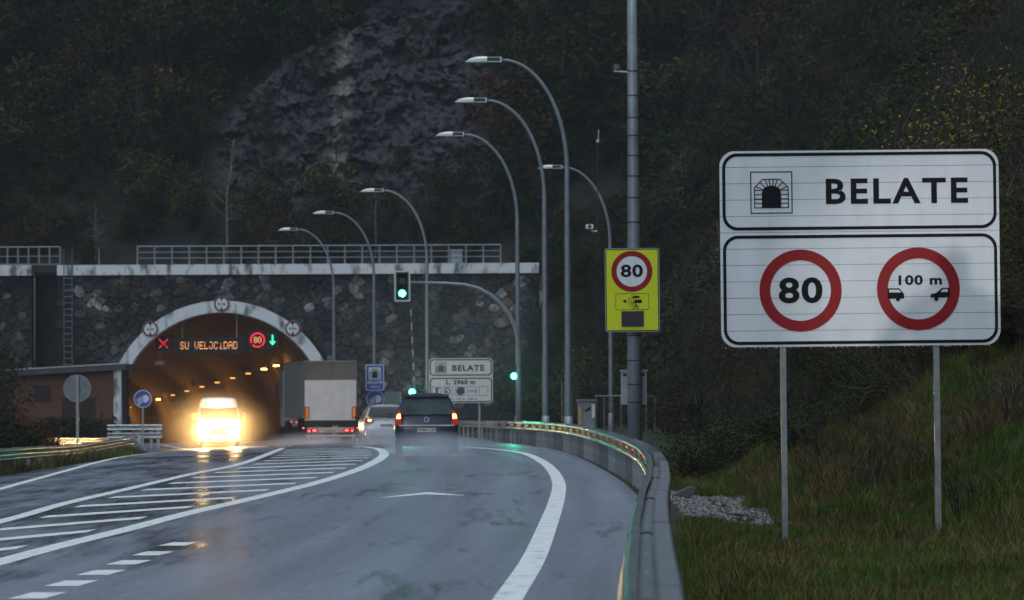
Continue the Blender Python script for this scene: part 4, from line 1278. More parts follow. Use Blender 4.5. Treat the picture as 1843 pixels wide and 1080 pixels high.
mb = MB(); text_mb(mb, '80', Xp(1403), Z(545), Xp(1482), Z(498), -.004, .028, spacing=1.08); mb.build('digits', black_print, big)
mb = MB(); text_mb(mb, '100 m', Xp(1619), Z(514), Xp(1697), Z(496), -.004, .032, spacing=1.1); mb.build('digits', black_print, big)
def car_icon(mb, x0, x1, z0, z1, van, y):
    w = x1 - x0; h = z1 - z0
    P = (lambda u, v: (x0 + u * w, z0 + v * h))
    if van: pts = [(0, .16), (.95, .16), (1.0, .25), (.98, .55), (.70, .98), (.0, .98)]
    else: pts = [(.02, .22), (.05, .5), (.32, .58), (.62, .98), (1, .98), (1, .22)]
    mb.poly([(*P(*p),) and (P(*p)[0], y, P(*p)[1]) for p in pts][::-1] if not van else [(P(*p)[0], y, P(*p)[1]) for p in pts])
    r = h * .17
    c = P(.62, .12) if van else P(.32, .12)
    mb.poly([(a, y - .0005, b) for a, b in circ(r, 16, c[0], c[1])])
mb = MB(); car_icon(mb, Xp(1599), Xp(1629), Z(542), Z(519), True, -.0048); car_icon(mb, Xp(1675), Xp(1711), Z(542), Z(519), False, -.0048); mb.build('car_symbols', black_print, big)
mb = MB(); w_ = [(Xp(1602), Z(522)), (Xp(1619), Z(522)), (Xp(1624), Z(527)), (Xp(1602), Z(527))]
mb.poly([(a, -.0055, b) for a, b in w_][::-1]); 
mb.poly([(a, -.0055, b) for a, b in [(Xp(1699), Z(522)), (Xp(1707), Z(522)), (Xp(1707), Z(527)), (Xp(1694), Z(527))]][::-1]); mb.build('symbol_windows', white_sheet, big)
for px, pyb in ((1413, 968), (1689.5, 983)):
    x = at(px, 800, D1).x - cx; zg = float(h_front(x + cx, D1 + .1)) - .35
    mb = MB(); mb.box((x, .085, (zg + zb + H - .05) / 2), (.062, .062, zb + H - .05 - zg)); mb.build('post', galv, big)
    mb = MB()
    for z in (zb + .09, zb + .7, zb + 1.4, zb + 2.0): mb.box((x, .048, z), (.12, .012, .04))
    mb.build('clamp', galv, big)
mb = MB()
rd = random.Random(3)
for i in range(46):
    x = rd.uniform(-W / 2 + .2, W / 2 - .2)
    if rd.random() < .5: x = rd.choice((-1.0, .95)) + rd.gauss(0, .22)
    mb.tube([(x, .012, zb + .001), (x, .012, zb - .006), (x, .012, zb - .014)], [.003, .0055, .002], 5)
tag(mb.build('water_drops', mat('water_drop', (.75, .8, .85), .08)), None, None)
dr = bpy.data.objects['water_drops']; dr.parent = big; dr['kind'] = 'stuff'

# yellow radar sign
D2 = 85.6
tl, br = at(1090, 447, D2), at(1189, 597, D2)
W = br.x - tl.x; H = tl.z - br.z; cx2 = (tl.x + br.x) / 2
ys = thing('radar_warning_sign', 'fluorescent yellow sign with a red-ringed 80 fixed to the banded mast', 'road sign', (cx2, D2, 0), 0)
ys.rotation_euler = (0, R(-.28), 0)
mb = MB(); mb.prism(rrect(-W / 2, br.z, W / 2, tl.z, .05, 4), 0, .04); mb.build('plate', galv, ys)
mb = MB(); mb.ring(rrect(-W / 2 + .018, br.z + .018, W / 2 - .018, tl.z - .018, .045, 4), rrect(-W / 2 + .036, br.z + .036, W / 2 - .036, tl.z - .036, .03, 4), -.004); mb.build('border', black_print, ys)
mb = MB(); mb.poly([(a, -.003, b) for a, b in rrect(-W / 2 + .03, br.z + .03, W / 2 - .03, tl.z - .03, .03, 4)]); mb.build('yellow_face', yellow_sheet, ys)
def Z2(py): return at(1139, py, D2).z
def X2(px): return at(px, 520, D2).x - cx2
c = (X2(1139), Z2(488.5))
mb = MB(); mb.poly([(a, -.0055, b) for a, b in circ(.36, 48, *c)]); mb.build('white_disc', white_sheet, ys)
mb = MB(); mb.ring(circ(.452, 64, *c), circ(.335, 64, *c), -.007); mb.build('red_ring', red_print, ys)
mb = MB(); text_mb(mb, '80', X2(1119), Z2(499), X2(1159), Z2(476), -.008, .03, spacing=1.08); mb.build('digits', black_print, ys)
mb = MB(); stroke(mb, rrect(X2(1109.5), Z2(557.5), X2(1169), Z2(528.5), .04, 5), .010, -.006, closed=True)
cc = (X2(1126), Z2(542)); mb.poly([(a, -.007, b) for a, b in circ(.036, 16, *cc)])
for r_ in (.09, .14, .19, .24):
    stroke(mb, [(cc[0] + r_ * math.cos(R(a)), cc[1] + r_ * math.sin(R(a))) for a in range(-48, 44, 8)], .013, -.0065)
mb.poly([(X2(a), -.008, Z2(b)) for a, b in ((1139, 536), (1141, 533.5), (1149, 532), (1153, 534), (1152, 536.5), (1145, 536.5))][::-1])
mb.poly([(X2(a), -.0085, Z2(b)) for a, b in ((1137, 545), (1143, 543), (1144, 539.5), (1155, 539.5), (1157, 542), (1156, 545.5))][::-1])
stroke(mb, [(X2(1143), Z2(551)), (X2(1147), Z2(549)), (X2(1150), Z2(553))], .02, -.008)
for xx in (1144, 1149): stroke(mb, circ(.022, 10, X2(xx), Z2(554)), .009, -.0082, closed=True)
mb.build('radar_symbol', black_print, ys)
mb = MB(); mb.box((X2(1139.5), -.015, Z2(574)), (X2(1160) - X2(1120), .02, Z2(560) - Z2(588))); mb.build('display_window', mat('dark_display', (.018, .02, .028), .25), ys)
mb = MB()
for z in (Z2(460), Z2(585)): mb.box((0, .09, z), (.5, .08, .05))
mb.build('clamp', galv, ys)

# small BELATE sign
D3 = 163.0
tl, br = at(772, 645, D3), at(887, 725, D3)
W = br.x - tl.x; H = tl.z - br.z; cx3 = (tl.x + br.x) / 2
sm_ = thing('tunnel_sign', 'smaller distant BELATE sign with L. 2960 m and facility symbols', 'road sign', (cx3, D3, 0))
for i in range(2):
    pass
mb = MB(); mb.prism(rrect(-W / 2, br.z, W / 2, tl.z, .17, 6), 0, .05); mb.build('panel', mat('warm_lit_sheeting', (.84, .81, .76), .4, 0, .06, 3), sm_)  # white panel tinted warm, headlight on it is put into the colour
def Z3(py): return at(829, py, D3).z
def X3(px): return at(px, 690, D3).x - cx3
for a, b in ((676, 646.5), (724, 680)):
    mb = MB(); mb.ring(rrect(-W / 2 + .035, Z3(a), W / 2 - .035, Z3(b), .14, 6), rrect(-W / 2 + .08, Z3(a) + .045, W / 2 - .08, Z3(b) - .045, .11, 6), -.006); mb.build('border', black_print, sm_)
mb = MB(); text_mb(mb, 'BELATE', X3(814), Z3(667.5), X3(872), Z3(657), -.006, .03, spacing=1.15); text_mb(mb, 'L. 2960 m', X3(803), Z3(692), X3(855), Z3(683.5), -.006, .035, spacing=1.1)
text_mb(mb, 'S.O.S.', X3(843.5), Z3(706), X3(858), Z3(702), -.0065, .02); text_mb(mb, '150 m', X3(808), Z3(719.5), X3(818), Z3(716.5), -.006, .02)
text_mb(mb, '50 m', X3(822), Z3(719.5), X3(837), Z3(716.5), -.006, .02); text_mb(mb, '150 m', X3(842), Z3(719.5), X3(859), Z3(716.5), -.006, .02)
mb.build('lettering', black_print, sm_)
mb = MB(); thin = .025
stroke(mb, [(X3(784), Z3(671)), (X3(803), Z3(671)), (X3(803), Z3(653)), (X3(784), Z3(653))], thin, -.006, closed=True)
tunnel_icon(mb, X3(784), Z3(671), X3(803) - X3(784), Z3(653) - Z3(671), -.008, .02)
for k in range(5):
    a = 778 + k * 21; stroke(mb, [(X3(a), Z3(712)), (X3(a + 16), Z3(712)), (X3(a + 16), Z3(696)), (X3(a), Z3(696))], .016, -.006, closed=True)
mb.box((X3(786), -.008, Z3(705)), (.10, .006, .30)); mb.box((X3(788), -.008, Z3(698.5)), (.2, .006, .04))
stroke(mb, [(X3(803), Z3(698)), (X3(807), Z3(699)), (X3(810), Z3(702)), (X3(810), Z3(706)), (X3(807), Z3(710)), (X3(803), Z3(710))], .045, -.008)
for q in (699.5, 703.5, 707.5): mb.box((X3(801.5), -.008, Z3(q)), (.05, .006, .05))
mb.poly([(a, -.008, b) for a, b in circ(.17, 20, X3(828.5), Z3(704))]); mb.box((X3(831), -.009, Z3(698.5)), (.26, .004, .05))
mb.build('symbols', mat('worn_black_print', (.07, .07, .07), .5), sm_)
for px in (797, 862.5):
    x = X3(px); zg = float(zroad(x + cx3, D3)) - .6
    mb = MB(); mb.box((x, .09, (zg + br.z + .6) / 2), (.08, .06, br.z + .6 - zg)); mb.build('post', galv, sm_)

# blue signs
def headlamp_icon(mb, cx_, cz_, r, y):
    mb.poly([(a, y, b) for a, b in [(cx_ + r * .05, cz_ - r * .38), (cx_ + r * .32, cz_ - r * .42), (cx_ + r * .62, cz_ - r * .25), (cx_ + r * .72, cz_ + r * .05), (cx_ + r * .62, cz_ + r * .33), (cx_ + r * .32, cz_ + r * .46), (cx_ + r * .02, cz_ + r * .36)]])
    for k in range(4):
        z = .28 - .2 * k
        stroke(mb, [(cx_ - r * .04, cz_ + r * z), (cx_ - r * (.70 - .06 * k), cz_ + r * (z - .42))], r * .09, y - .0005 * (k + 1))
def blue_round(px, py, d, label, lo=822, rr_=.45, pole_px=None):
    p = at(px, py, d); zg = float(zroad(p.x, d)) - .3
    o = thing('headlight_sign', label, 'road sign', (p.x, d, zg))
    z = p.z - zg
    mb = MB(); mb.prism(circ(rr_, 40, 0, z), 0, .03); mb.build('plate', white_sheet, o)
    mb = MB(); mb.poly([(a, -.004, b) for a, b in circ(rr_ * .91, 40, 0, z)]); mb.build('blue_face', blue_print, o)
    mb = MB(); headlamp_icon(mb, 0, z, rr_, -.007); mb.build('headlamp_symbol', white_sheet, o)
    mb = MB(); mb.box((0, .06, z / 2), (.08, .05, z + .5)); mb.build('post', galv, o)
    return o, z
blue_round(257, 718, 195.2, 'round blue headlight sign at the left side of the tunnel mouth')
o, z = blue_round(675.5, 718.5, 192.0, 'round blue headlight sign below the blue BELATE sign behind the white car')
p0, p1 = at(658, 703, 191.8), at(691, 656, 191.8)
o = thing('blue_tunnel_sign', 'rectangular blue BELATE tunnel sign mounted above the round blue sign', 'road sign', ((p0.x + p1.x) / 2, 191.9, 0))
w = (p1.x - p0.x) / 2
mb = MB(); mb.prism(rrect(-w, p0.z, w, p1.z, .06, 4), 0, .03); mb.build('plate', white_sheet, o)
mb = MB(); mb.poly([(a, -.004, b) for a, b in rrect(-w + .04, p0.z + .04, w - .04, p1.z - .04, .04, 4)]); mb.build('blue_face', blue_print, o)
mb = MB(); hh = p1.z - p0.z; zi = p0.z + hh * .43
mb.quad((-w * .66, -.007, zi), (w * .66, -.007, zi), (w * .66, -.007, zi + hh * .46), (-w * .66, -.007, zi + hh * .46)); mb.build('white_field', white_sheet, o)
mb = MB(); tunnel_icon(mb, -w * .62, zi - .02, w * 1.24, hh * .5, -.010, .022); mb.build('tunnel_symbol', black_print, o)
mb = MB(); text_mb(mb, 'BELATE', -w * .82, p0.z + hh * .26, w * .82, p0.z + hh * .37, -.008, .03); text_mb(mb, '2960 m', -w * .55, p0.z + hh * .10, w * .55, p0.z + hh * .19, -.008, .02); mb.build('lettering', white_sheet, o)

# back of a round sign on the left
D4 = 131.0
p = at(139, 699, D4); zg = float(zroad(p.x, D4)) - .35
o = thing('round_sign', 'grey back of a round road sign on a pale post at the left verge', 'road sign', (p.x, D4, zg))
z = p.z - zg
mb = MB(); mb.prism(circ(.46, 40, 0, z), 0, .025); mb.build('disc', sign_back, o)
mb = MB(); mb.ring(circ(.462, 40, 0, z), circ(.43, 40, 0, z), -.012); mb.build('rim', galv, o)
mb = MB(); mb.box((.01, -.05, (z + .45) / 2), (.085, .06, z + .45)); mb.build('post', galv, o)

# ------------------------------------------------------------------ vehicles
def paint(name, col, rough=.25):
    m = mat(name, col, rough, .0, .12, 3)
    m.node_tree.nodes['Principled BSDF'].inputs['Coat Weight'].default_value = .6
    return m
def loft(name, rings, m, parent, sub=2):
    """rings: list of right-half point lists (x,y,z) bottom..top; mirrored, closed at both ends"""
    mb = MB(); k = len(rings[0])
    for rg in rings:
        for (x, y, z) in rg: mb.v.append((x, y, z))
        for (x, y, z) in rg: mb.v.append((-x, y, z))
    for i in range(len(rings) - 1):
        a, b = i * 2 * k, (i + 1) * 2 * k
        for j in range(k - 1):
            mb.f.append((a + j, b + j, b + j + 1, a + j + 1)); mb.mi.append(0)
            mb.f.append((a + k + j, a + k + j + 1, b + k + j + 1, b + k + j)); mb.mi.append(0)
    for a, flip in ((0, False), ((len(rings) - 1) * 2 * k, True)):
        for j in range(k - 1):
            f = (a + k + j, a + j, a + j + 1, a + k + j + 1)
            mb.f.append(f[::-1] if flip else f); mb.mi.append(0)
    me = mb.mesh(name, m, smooth=True)
    bm = bmesh.new(); bm.from_mesh(me); bmesh.ops.remove_doubles(bm, verts=bm.verts, dist=.0005); bmesh.ops.recalc_face_normals(bm, faces=bm.faces); bm.to_mesh(me); bm.free()
    me.polygons.foreach_set('use_smooth', [True] * len(me.polygons))
    o = link(name, me, parent)
    md_ = o.modifiers.new('s', 'SUBSURF'); md_.levels = sub; md_.render_levels = sub
    return o
def wheel(o, x, y, r, w=.2, rim='silver'):
    mb = MB(); n = 22
    prof = [(r * .62, w / 2), (r * .93, w / 2), (r, w / 2 - .03), (r, -w / 2 + .03), (r * .93, -w / 2), (r * .62, -w / 2)]
    for i in range(n):
        t = 2 * math.pi * i / n
        for (rr, xx) in prof: mb.v.append((xx, rr * math.cos(t), rr * math.sin(t)))
    k = len(prof)
    for i in range(n):
        j = (i + 1) % n
        for q in range(k - 1): mb.f.append((i * k + q, i * k + q + 1, j * k + q + 1, j * k + q)); mb.mi.append(0)
    wo_ = link('wheel', mb.mesh('wheel', tyre_mat, True), o, (x, y, r))
    mb = MB(); mb.tube([(-w * .3, 0, 0), (w * .3, 0, 0)], r * .64, 18); s = 1 if x > 0 else -1
    for q in range(5):
        t = 2 * math.pi * q / 5; mb.box((s * w * .33, r * .35 * math.cos(t), r * .35 * math.sin(t)), (.03, .07, .07))
    mb.build('rim', mat('alloy', (.42, .43, .45), .3, .8), wo_)
def pane(o, name, pts, m, parent=None):
    mb = MB(); mb.poly(pts); return mb.build(name, m, parent or o)
glass_dark = mat('car_glass', (.012, .018, .022), .08, 0, .1, 3, spec=.8)
tail_on = glow('tail_lamp_on', (1.0, .13, .02), 7)
tail_core = glow('tail_lamp_core', (1.0, .36, .06), 16)
tail_red = mat('tail_lens_red', (.30, .006, .01), .2, emit=(1, .02, .03), estr=.12)
plate_w = mat('number_plate', (.62, .60, .55), .4)

def mpv(label, loc, rz, col, kind, Wd, Hd):
    o = thing('dark_people_carrier' if kind == 'dark' else 'white_people_carrier', label, 'car', loc, rz)
    a = Wd / 2; H = Hd
    pz = [.24, .26, .42, .72, .90, 1.04, H * .86, H * .955, H - .01, H]
    px = [0, a * .88, a * .98, a, a * .99, a * .96, a * .78, a * .70, a * .50, 0]
    yr = [.10, .08, .02, .0, .05, .10, .28, .40, .50, .52] if kind == 'dark' else [.10, .08, .0, .02, .14, .20, .42, .55, .62, .64]
    def ring(y, f=1.0, zt=None, shift=None):
        out = []
        for i in range(10):
            z = pz[i]; x = px[i] * f
            if zt is not None and z > zt: z = zt + (z - zt) * .06; x = min(x, px[5] * f) if i < 9 else 0
            out.append((x, y + (shift[i] if shift else 0), z))
        return out
    rings = [ring(0, .97, None, yr), ring(.28, 1.0, None, [v * .85 for v in yr]), ring(1.2), ring(2.6), ring(3.0, 1.0, 1.36), ring(3.6, .99, 1.02), ring(4.15, .95, .92), ring(4.4, .86, .78)]
    body = loft('body', rings, col, o)
    # hatch geometry helper: y on the tail for z
    def ty(z):
        return float(np.interp(z, pz, yr)) * 1.0 - .012
    z0, z1 = (1.10, H * .915) if kind == 'dark' else (1.12, H * .90)
    xa, xb = a * .80, a * .66
    if kind != 'dark': xa, xb = a * .80, a * .70
    pts = [(-xa, ty(z0) - .02, z0), (xa, ty(z0) - .02, z0), (xa * 1.0, ty(z0 + .08) - .02, z0 + .08), (xb, ty(z1) - .0, z1), (-xb, ty(z1) - .0, z1), (-xa, ty(z0 + .08) - .02, z0 + .08)]
    if kind != 'dark': pts = [(x, y - .07, z) for x, y, z in pts]
    pane(o, 'rear_window', pts, mat('green_lit_rear_glass', (.055, .085, .085), .12, 0, .5, 1.4, col2=(.02, .03, .032), spec=.8) if kind == 'dark' else mat('privacy_glass', (.03, .035, .042), .45, 0, .3, 3, spec=.15))  # dark car: green light behind the pane is put into its colour
    # side windows
    for s in (-1, 1):
        xs_ = a * .955
        def sp(y, z):
            f = float(np.interp(z, pz, px)); return (s * (f + .006), y, z)
        w1 = [sp(.75, 1.06), sp(2.9, 1.06), sp(2.5, H * .91), sp(1.0, H * .91)]
        pane(o, 'side_window', w1 if s < 0 else w1[::-1], glass_dark)
    # roof spoiler
    mb = MB(); ysp = ty(H * .945)
    mb.prism([(-a * .70, H * .935), (a * .70, H * .935), (a * .66, H * .965), (0, H * .985), (-a * .66, H * .965)], ysp - .10, ysp + .35); mb.build('spoiler', col, o)
    # tail lamps
    for s in (-1, 1):
        if kind == 'dark':
            l_ = [(.76, .80), (.97, .80), (.96, 1.02), (.86, 1.22), (.80, 1.22), (.79, 1.05)]
            core = [(.80, .99), (.925, .99), (.90, 1.10), (.82, 1.12)]
        else:
            l_ = [(.56, .95), (.66, .89), (.96, .90), (.97, .98), (.92, 1.05), (.62, 1.04)]
            core = [(.66, .93), (.80, .93), (.80, 1.00), (.66, 1.00)]
        mb = MB()
        ol = [(s * u * a, z) for u, z in l_][::s]
        n = len(ol); base_ = [(x, ty(z) - .015, z) for x, z in ol]; bk = [(x, ty(z) + .25, z) for x, z in ol]
        mb.poly(base_)
        for i in range(n): mb.quad(base_[i], bk[i], bk[(i + 1) % n], base_[(i + 1) % n])
        t_ = mb.build('tail_lamp', tail_red, o)
        mb = MB(); mb.poly([(s * u * a, ty(z) - .03, z) for u, z in core][::s]); mb.build('lit_bulb', tail_core, t_)
        for wy in (.85, 3.55): wheel(o, s * (a - .13), wy, .33)
        mb = MB(); mb.box((s * (a + .11), 2.75, 1.06), (.18, .08, .15)); mb.tube([(s * (a - .08), 2.8, 1.0), (s * (a + .05), 2.76, 1.03)], .03, 6); mb.build('mirror', black_plastic if kind != 'dark' else col, o)
    # bumper with step
    mb = MB(); yb = -.05
    mb.prism(rrect(-a * .93, .30, a * .93, .60, .08, 4), yb, .2); mb.build('bumper', col, o)
    mb = MB(); mb.prism(rrect(-a * .85, .22, a * .85, .34, .04, 3), yb - .01, .15); mb.build('bumper_skirt', black_plastic, o)
    zc_ = .80 if kind == 'dark' else .55
    if kind == 'dark':
        mb = MB(); mb.box((0, -.035, .795), (a * 1.72, .03, .032)); mb.build('chrome_strip', mat('chrome', (.75, .76, .78), .2, .9), o)
    zp = .665 if kind == 'dark' else .76
    mb = MB(); mb.box((0, -.055, zp), (.52, .012, .115)); pl_ = mb.build('number_plate', plate_w, o)
    mb = MB(); text_mb(mb, '9456 CPJ' if kind == 'dark' else '4812 HMB', -.225, zp - .038, .235, zp + .038, -.0625, .02); mb.build('lettering', black_print, pl_)
    mb = MB()
    if kind == 'dark':
        mb.ring([(x, z) for x, z in circ(.075, 24, 0, .955)], [(x, z) for x, z in circ(.058, 24, 0, .955)], ty(.955) - .045)
        mb.poly([(x, ty(.955) - .046, z) for x, z in ((-.095, .948), (.01, .953), (.01, .945), (.095, .962), (-.01, .957), (-.01, .965))])
    else:
        for q in (0, .035): stroke(mb, [(-.05, .93 + q), (0, .965 + q), (.05, .93 + q)], .014, ty(.95) - .05)
    mb.build('emblem', mat('chrome', (.75, .76, .78), .2, .9), o)
    mb = MB(); mb.tube([(0, ty(z0) - .05, z0 - .02), (.32, ty(z0) - .05, z0 + .06)], .012, 5); mb.build('wiper', black_plastic, o)
    for s in (-1, 1):
        mb = MB(); mb.tube([(s * a * .63, .6, H + .01), (s * a * .64, 1.5, H + .045), (s * a * .63, 2.5, H + .01)], .02, 6); mb.build('roof_rail', black_plastic, o)
        mb = MB(); mb.box((s * .55, -.06, .40), (.20, .02, .05)); mb.build('rear_reflector', tail_red, o)
    mb = MB(); mb.tube([(.0, .75, H), (.0, .70, H + .12)], .008, 4); mb.build('aerial', black_plastic, o)
    if kind == 'dark':
        for x in (-.42, .38):
            mb = MB(); mb.prism(rrect(x - .13, 1.08, x + .13, 1.36, .08, 4), ty(1.2) - .04, ty(1.2) - .037)
    return o
d = 108.0; p = at(768, 800, d)
car1 = mpv('dark blue people carrier with lit tail lamps in the right lane', (p.x, d, float(zroad(p.x, d)) - .0), R(1.6), paint('dark_blue_paint', (.040, .052, .080)), 'dark', 1.80, 1.70)
d = 158.0; p = at(695, 790, d)
car2 = mpv('white people carrier partly hidden behind the dark car', (p.x + .02, d, float(zroad(p.x, d))), R(6.0), paint('white_paint', (.66, .70, .73)), 'white', 1.85, 1.60)

# truck
def truck():
    d = 188.0; p = at(595, 790, d); g = float(zroad(p.x, d))
    o = thing('lorry', 'tall articulated lorry with a white ribbed tail door entering the tunnel', 'truck', (p.x, d, g), R(7.4))
    W = 2.55; H = at(595, 649, d).z - g
    tarp = mat('grey_tarpaulin', (.13, .14, .15), .55, 0, .2, 1.5, .1); door = mat('white_ribbed_door', (.66, .74, .84), .4, .1, .15, 2)
    zf = 1.15
    mb = MB(); mb.box((0, 6.85, (zf + H) / 2), (W, 13.6, H - zf)); mb.build('trailer_body', tarp, o)
    for s in (-1, 1):
        mb = MB()
        for k in range(12): mb.box((s * (W / 2 + .012), .6 + k * 1.13, (zf + H) / 2 - .05), (.02, .05, H - zf - .2))
        mb.build('curtain_strap', mat('strap_grey', (.22, .22, .22), .6), o)
        mb = MB(); mb.box((s * (W / 2 + .014), 6.85, zf + .1), (.025, 13.5, .16)); mb.build('side_rail', galv, o)
    zt = at(595, 684, d).z - g; zd0 = at(595, 756.5, d).z - g
    mb = MB(); mb.box((0, .03, (zt + H) / 2), (W - .03, .05, H - zt - .02)); mb.build('upper_tarp', mat('green_grey_tarp', (.12, .135, .135), .5, 0, .2, 1.2), o)
    mb = MB(); mb.box((.08, -.005, (zt + H) / 2), (.02, .03, H - zt - .1)); mb.build('seam', mat('seam', (.08, .085, .09), .6), o)
    mb = MB(); n = 30
    for k in range(n):
        x = -W / 2 + .03 + (W - .06) * (k + .5) / n
        mb.box((x, -.03 - (.012 if k % 2 else 0), (zd0 + zt) / 2), ((W - .06) / n - .004, .05, zt - zd0))
    mb.build('tail_door', door, o)
    mb = MB(); mb.box((0, -.02, H - .03), (W, .08, .05)); mb.build('top_frame', galv, o)
    for s in (-1, 1):
        mb = MB(); mb.box((s * (W / 2 - .01), -.03, (zt + H) / 2), (.05, .06, H - zt)); mb.build('corner_post', mat('dark_post', (.12, .13, .15), .5), o)
        xm = s * (W / 2 - .14); za, zb_ = at(595, 753.5, d).z - g, at(595, 732, d).z - g
        mb = MB(); mb.box((xm, -.075, (za + zb_) / 2), (.22, .012, zb_ - za)); b_ = mb.build('marker_plate', red_print, o)
        mb = MB(); mb.box((xm, -.085, (za + zb_) / 2), (.13, .012, zb_ - za - .08)); mb.build('marker_field', mat('amber_field', (.75, .30, .02), .4, emit=(1, .4, .02), estr=.12), b_)
    mb = MB(); mb.box((0, .1, zd0 - .14), (W - .02, .25, .26)); mb.build('rear_frame', black_plastic, o)
    zl_ = at(595, 774, d).z - g
    mb = MB(); mb.box((0, .0, zl_), (2.3, .06, .26)); mb.build('light_board', mat('pale_light_board', (.48, .47, .47), .5), o)
    for s in (-1, 1):
        mb = MB(); mb.box((s * .88, -.04, zl_ - .02), (.52, .04, .17)); t_ = mb.build('tail_lamp', tail_red, o)
        mb = MB(); mb.box((s * .78, -.07, zl_ - .02), (.16, .02, .07)); mb.box((s * 1.04, -.07, zl_ - .03), (.08, .02, .07)); mb.build('lit_bulb', glow('red_lamp_on', (1, .06, .06), 9), t_)
        mb = MB(); mb.box((s * 1.32, -.02, zl_ + .10), (.07, .05, .05)); mb.build('side_marker', glow('red_lamp_on', (1, .06, .06), 9), o)
    mb = MB(); mb.box((.0, -.04, zl_ - .03), (.62, .02, .12)); pl_ = mb.build('number_plate', plate_w, o)
    mb = MB(); text_mb(mb, 'R 4839 BCK', -.27, zl_ - .07, .27, zl_ + .01, -.053, .02); mb.build('lettering', black_print, pl_)
    zu = at(595, 784, d).z - g
    mb = MB(); mb.box((0, -.06, zu), (2.38, .10, .09)); mb.build('underride_bar', mat('white_bar', (.6, .6, .6), .4), o)
    mb = MB()
    for xa, xb in ((-.28, -.42), (.28, .42), (-1.08, -1.0), (1.08, 1.05)): mb.tube([(xa, .0, zu), (xb, .0, zu - .34)], .035, 5)
    mb.build('bar_stay', mat('white_bar', (.6, .6, .6), .4), o)
    for s in (-1, 1):
        for y in (2.2, 3.5, 4.8, 14.0, 17.2): wheel(o, s * 1.05, y, .5, .32)
        mb = MB(); mb.box((s * .95, 1.45, .55), (.5, .03, .7)); mb.build('mudflap', tyre_mat, o)
        for y in (4.9, 8.5):
            mb = MB(); mb.box((s * 1.29, y, .95), (.03, .08, .07)); mb.build('side_marker', glow('red_marker_dim', (1, .06, .03), 4), o)
    mb = MB(); mb.box((0, 7.5, 1.02), (1.1, 12.5, .22)); mb.build('chassis', black_plastic, o)
    cabm = paint('cab_paint', (.30, .31, .33))
    mb = MB(); mb.box((0, 16.4, 2.1), (2.45, 2.2, 2.9)); mb.box((0, 16.1, 3.65), (2.2, 1.5, .4)); mb.build('cab', cabm, o)
    for s in (-1, 1):
        mb = MB(); mb.box((s * 1.42, 17.0, 2.45), (.16, .14, .75)); mb.build('mirror', black_plastic, o)
truck()

# van facing the camera
def van():
    d = 180.0; p = at(394, 790, d); g = float(zroad(p.x, d))
    o = thing('white_van', 'white high-roof van with blazing headlights leaving the tunnel', 'van', (p.x, d, g), R(5.0))
    col = paint('van_white', (.70, .73, .76)); a = 1.0; H = at(394, 714.5, d).z - g
    zs = [.30, .32, .55, .85, 1.10, 1.30, H - .55, H - .12, H - .02, H]
    xs_ = [0, .93, 1.0, 1.01, 1.0, .99, .93, .86, .74, 0]
    def ring(y, zt=None, f=1.0, sh=None):
        out = []
        for i in range(10):
            z = zs[i]; x = xs_[i] * f
            if zt and z > zt: z = zt + (z - zt) * .05
            out.append((x, y + (sh[i] if sh else 0), z))
        return out
    shf = [.05, .03, 0, 0, .04, .10, 1.05, 1.35, 1.55, 1.7]
    loft('body', [ring(0, None, .95, shf), ring(.35, None, 1.0, [v * .93 for v in shf]), ring(2.2), ring(5.0), ring(5.4, None, .98)], col, o)
    def ty(z): return float(np.interp(z, zs, shf)) - .02
    z0, z1 = 1.34, H - .50
    pane(o, 'windscreen', [(-.88, ty(z0) - .02, z0), (.88, ty(z0) - .02, z0), (.84, ty(z1) - .02, z1), (-.84, ty(z1) - .02, z1)], mat('windscreen_glass', (.10, .09, .075), .12, spec=.8))
    mb = MB(); mb.prism(rrect(-.42, .62, .42, .92, .05, 4), -.04, .06); mb.build('grille', black_plastic, o)
    mb = MB(); mb.prism(rrect(-.98, .30, .98, .56, .07, 4), -.09, .3); mb.build('bumper', mat('bumper_grey', (.12, .12, .13), .6), o)
    mb = MB(); mb.box((0, -.10, .43), (.52, .012, .115)); mb.build('number_plate', plate_w, o)
    mb = MB(); mb.poly([(x, -.045, z) for x, z in circ(.06, 12, -.62, H - .28)]); 
    mb = MB(); mb.prism(circ(.05, 14, -.60, H - .26), ty(H - .26) - .05, ty(H - .26) + .1); mb.build('roof_marker', mat('roof_marker_grey', (.2, .22, .24), .4), o)
    for s in (-1, 1):
        mb = MB(); mb.prism(rrect(s * .74 - .17, .78, s * .74 + .17, 1.08, .08, 5), -.05, .1); h_ = mb.build('headlight', mat('lamp_glass_clear', (.6, .6, .6), .1), o)
        mb = MB(); mb.prism(circ(.155, 20, s * .74, .92), -.075, -.055); mb.build('lit_bulb', glow('headlamp_on', (1.0, .76, .36), 340), h_)
        mb = MB(); mb.prism(circ(.085, 16, s * .66, .46), -.105, -.092); mb.build('fog_lamp', glow('foglamp_on', (1.0, .76, .34), 40), o)
        mb = MB(); mb.box((s * 1.16, .95, 1.45), (.22, .12, .34)); mb.tube([(s * .95, 1.0, 1.32), (s * 1.1, .97, 1.36)], .04, 6); mb.build('mirror', black_plastic, o)
        for y in (.95, 4.3): wheel(o, s * .86, y, .35)
        m4 = Matrix.Translation(Vector((p.x, d, g))) @ Matrix.Rotation(R(5.0), 4, 'Z')
        ld = bpy.data.lights.new('headlight_beam', 'SPOT'); ld.energy = 1350; ld.color = (1, .68, .34); ld.spot_size = R(56); ld.spot_blend = .9; ld.shadow_soft_size = .12
        lo = bpy.data.objects.new('headlight_beam', ld); C.objects.link(lo)
        lo.location = m4 @ Vector((s * .74, -.3, .92)); lo.rotation_euler = (R(88), 0, R(5.0) + math.pi)
        # warm glow on the walls comes from point lights added below
    return p, g
vp, vg = van()
